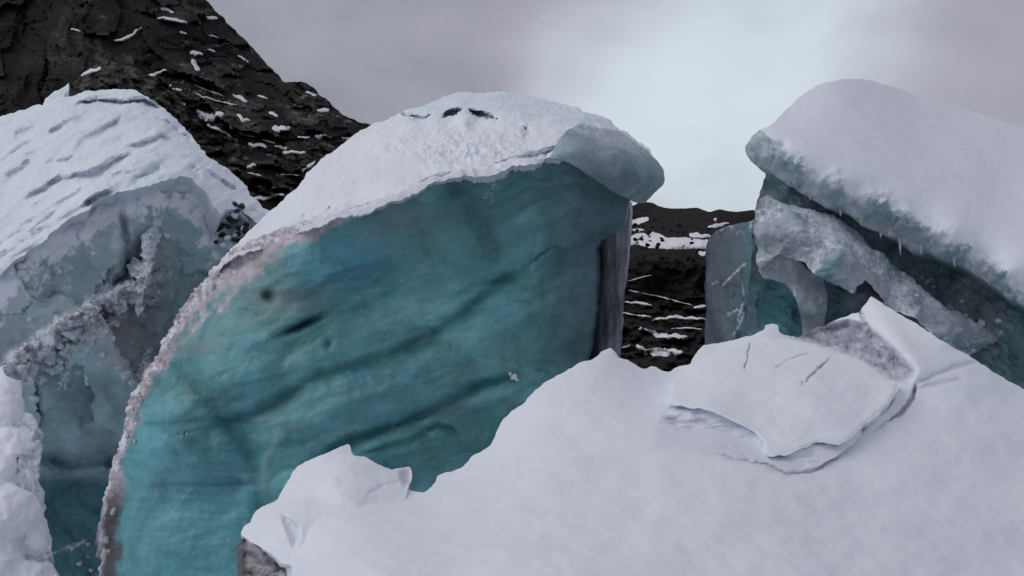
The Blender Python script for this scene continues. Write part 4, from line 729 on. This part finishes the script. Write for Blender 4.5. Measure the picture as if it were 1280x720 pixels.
# ================================================================ cracked snow block sunk in the slope
blk = thing('snow_block', 'cracked slab of snow sunk in the slope below the gap', 'snow block', P(960, 590, 7.0))
TOP = [(836, 500), (840, 478), (848, 464), (862, 457), (880, 446), (905, 438), (935, 430), (962, 422), (990, 426), (1015, 430), (1042, 438), (1070, 449), (1094, 463), (1112, 474), (1124, 476), (1120, 490), (1110, 505), (1094, 520), (1080, 530), (1066, 546), (1046, 556), (1024, 552), (1004, 560), (982, 568), (966, 571), (956, 566), (953, 552), (942, 540), (924, 531), (905, 521), (884, 514), (862, 509), (848, 508)]
CR2 = [([(938, 425), (935, 445), (930, 462)], 1.6, .06), ([(968, 462), (985, 450), (1018, 438)], 2, .025), ([(1004, 480), (1020, 464), (1040, 446)], 2.2, .05), ([(1000, 476), (1004, 482)], 2, .04)]
def tp_color(x, y, V):
    c = np.ones((len(x), 3))
    for p, wd, a in CR2: c = lerp(c, (.42, .40, .45), np.clip(groove(x + 3 * fbm(xy3(x, y, 14), 3), y, p, wd * .75) * (min(1, a * 12) + .6 * fbm(xy3(x, y, 11, 11, 4.4), 2)), 0, 1))  # crack shade put into the slab colour
    return np.concatenate([c, np.ones((len(x), 1))], 1)
def tp_extra(x, y, d):
    e = .025 * fbm(xy3(x, y, 50, 30, 2), 3)
    for p, wd, a in CR2: e += groove(x + 3 * fbm(xy3(x, y, 14), 3), y, p, wd * .75) * a
    e -= .05 * np.exp(-((x - 1000) / 60) ** 2 - ((y - 480) / 25) ** 2); rd, _, _ = pdist(x, y, TOP + [TOP[0]]); return e + .025 * ss(4, 0, rd)
top = relief('slab', TOP, [(836, 500, 7.12), (848, 464, 8.0), (905, 438, 8.4), (962, 422, 8.75), (1042, 438, 8.5), (1124, 476, 7.9), (1080, 530, 6.95), (966, 571, 6.15), (953, 552, 6.4), (884, 514, 6.75), (950, 490, 7.3), (1020, 500, 7.15)], .35, M_SNOW, blk, res=1.8, jag=1.9, extra=tp_extra, disp=lambda V, x, y: fbm(V * 3, 3) * .01, color=tp_color, back=(0, 14), shrink=.03, lines=[c[0] for c in CR2], sharp=60)
base = relief('block_side', [(821, 566), (821, 538), (827, 518), (838, 506), (852, 500), (900, 512), (960, 545), (1030, 538), (1075, 535), (1070, 552), (1046, 570), (1018, 584), (990, 590), (962, 588), (930, 580), (890, 576), (850, 572)],
    [(821, 566, 6.6), (828, 514, 7.02), (846, 490, 7.25), (860, 520, 6.92), (900, 533, 6.78), (940, 554, 6.56), (950, 575, 6.34), (890, 576, 6.5), (962, 585, 6.2), (1018, 578, 6.3), (1070, 545, 6.85), (1030, 545, 6.7), (900, 500, 6.95)], .6, M_FIRN, blk, res=2.0, jag=1.6,
    extra=lambda x, y, d: -.03 * ridged(xy3(x, y, 50, 12, 4), 3, .5), disp=lambda V, x, y: fbm(V * 6, 2) * .006, color=lambda x, y, V: np.concatenate([lerp(np.tile((.95, .95, .97), (len(x), 1)), (.60, .58, .63), ss(-.3, .5, fbm(xy3(x, y, 26, 7, 3), 4)) * ss(960, 880, x) * ss(570, 545, y)), np.ones((len(x), 1))], 1), back=(0, 10), shrink=.03)

# ================================================================ small ice block at the slope's left edge
sb = thing('ice_block', 'small jagged snow topped ice block at the edge of the slope', 'ice block', P(340, 760, 5.6))
STOP = [(300, 667), (305, 658), (313, 653), (318, 642), (328, 634), (345, 626), (351, 616), (361, 598), (371, 583), (388, 573), (408, 566), (428, 557), (437, 555), (440, 568), (456, 571), (470, 580), (488, 586), (504, 584), (512, 583), (514, 592), (511, 604), (508, 616), (500, 640), (440, 660), (400, 680), (388, 704), (374, 712), (364, 706), (352, 704), (341, 694), (326, 684), (311, 675)]
st = relief('snow_top', STOP, [(300, 667, 5.75), (345, 626, 6.1), (371, 583, 6.5), (437, 557, 6.8), (512, 583, 6.6), (508, 616, 5.95), (440, 638, 5.5), (440, 662, 5.42), (388, 700, 4.95), (364, 704, 5.0), (341, 694, 5.15), (350, 650, 5.42), (400, 625, 5.72), (420, 600, 5.88), (480, 605, 5.98)], .35, M_SNOW, sb, res=2.0, jag=1.3,
    extra=lambda x, y, d: .03 * fbm(xy3(x, y, 40, 30, 3), 3) + groove(x, y, [(458, 618), (480, 606), (502, 602)], 2) * .03 + .07 * pmask(x, y, [(500, 588), (512, 586), (512, 602), (506, 610), (501, 598)], 3) + .16 * pmask(x, y, [(354, 644), (362, 650), (374, 660), (372, 674), (367, 682), (361, 664)], 4), disp=lambda V, x, y: fbm(V * 3, 3) * .012,
    color=lambda x, y, V: np.concatenate([lerp(np.ones((len(x), 3)), (.6, .58, .6), np.clip(.8 * pmask(x, y, [(500, 588), (512, 588), (511, 606), (503, 604)], 3), 0, 1)), np.ones((len(x), 1))], 1), back=(0, 8), shrink=.02, sharp=60)  # colour also carries the shade in the small pit
sd = relief('layered_side', [(301, 672), (312, 672), (330, 682), (345, 692), (358, 700), (374, 690), (378, 760), (380, 1000), (296, 1000), (300, 760), (303, 720), (302, 695)], [(301, 672, 5.95), (345, 695, 5.4), (374, 700, 5.3), (303, 720, 5.75), (340, 720, 5.4), (370, 760, 5.2), (296, 1000, 5.0), (380, 1000, 4.9)], 1.4, M_CRUST, sb, res=2.0, jag=1.5,
    extra=lambda x, y, d: .07 * np.sin((y - x * .35) / 4.2 + 2 * fbm(xy3(x, y, 20), 2)) + .05 * fbm(xy3(x, y, 9), 3), disp=lambda V, x, y: fbm(V * 8, 3) * .015,
    color=lambda x, y, V: np.concatenate([lerp(np.tile((.48, .47, .49), (len(x), 1)), (.17, .15, .16), np.clip(ss(-.2, .5, fbm(xy3(x, y - x * .4, 40, 7, 6), 3)) + ss(312, 304, x), 0, 1)), (.1 + .3 * ss(0, .6, fbm(xy3(x, y - x * .4, 30, 6, 16), 3)))[:, None]], 1))

# ================================================================ lumpy snow pinnacle at the left edge
sp = thing('snow_pinnacle', 'lumpy white snow pinnacle before the dark crevasse', 'snow pinnacle', P(0, 860, 6.6))
PIN = [(-330, 1000), (-325, 820), (-290, 690), (-235, 590), (-190, 520), (-140, 470), (-90, 446), (-30, 448), (0, 456), (6, 468), (18, 474), (27, 476), (29, 492), (34, 512), (44, 528), (50, 540), (47, 556), (46, 580), (44, 600), (51, 618), (53, 634), (51, 652), (58, 664), (61, 680), (60, 694), (66, 708), (71, 722), (76, 760), (90, 1000)]
LUMPS = [(0, 500, 32, 40, .55), (14, 552, 30, 30, .4), (-5, 575, 35, 30, .4), (12, 640, 42, 40, .5), (32, 600, 18, 30, .25), (42, 675, 20, 26, .3), (-10, 700, 45, 40, .45), (30, 730, 40, 36, .4), (38, 540, 12, 14, .18), (-50, 600, 60, 90, .5), (-130, 620, 70, 80, .5), (-200, 760, 80, 90, .5), (-90, 800, 80, 80, .4)]
def pn_extra(x, y, d):
    e = np.zeros(len(x))
    for px, py, sx, sy, a in LUMPS: r = ((x - px) / sx) ** 2 + ((y - py) / sy) ** 2; e = np.minimum(e, -.6 * a * np.sqrt(np.clip(1.15 - r, 0, None)))
    return e + .035 * fbm(xy3(x, y, 20), 3)
pin = relief('snow_body', PIN, [(-90, 440, 8.3), (0, 458, 8.1), (50, 540, 7.4), (52, 650, 6.7), (75, 760, 6.2), (-90, 700, 6.1), (0, 600, 6.7), (90, 1000, 5.0), (-90, 1000, 4.8), (-190, 520, 8.3), (-290, 690, 7.6), (-330, 1000, 6.2)], 2.2, M_FIRN, sp, res=2.2, jag=2.2, extra=pn_extra, disp=lambda V, x, y: fbm(V * 3, 3) * .03, color=tint(1.04), back=(-20, 20), shrink=.05, sharp=75)
ic = relief('icy_edge', [(18, 520), (36, 516), (47, 532), (51, 545), (48, 580), (46, 602), (52, 622), (54, 650), (60, 672), (68, 706), (74, 740), (60, 760), (36, 700), (26, 620), (22, 560)], [(18, 520, 7.4), (47, 532, 7.4), (50, 640, 6.75), (74, 740, 6.2), (26, 620, 6.6), (40, 700, 6.3)], .9, M_CRUST, sp, res=2.0, jag=1.8, extra=lambda x, y, d: -.08 * ridged(xy3(x, y, 26, 24, 5), 3, .5), disp=lambda V, x, y: fbm(V * 4, 3) * .03, color=lambda x, y, V: np.concatenate([np.tile((.55, .58, .64), (len(x), 1)), (.62 + .5 * fbm(V * 2.5, 3))[:, None]], 1))
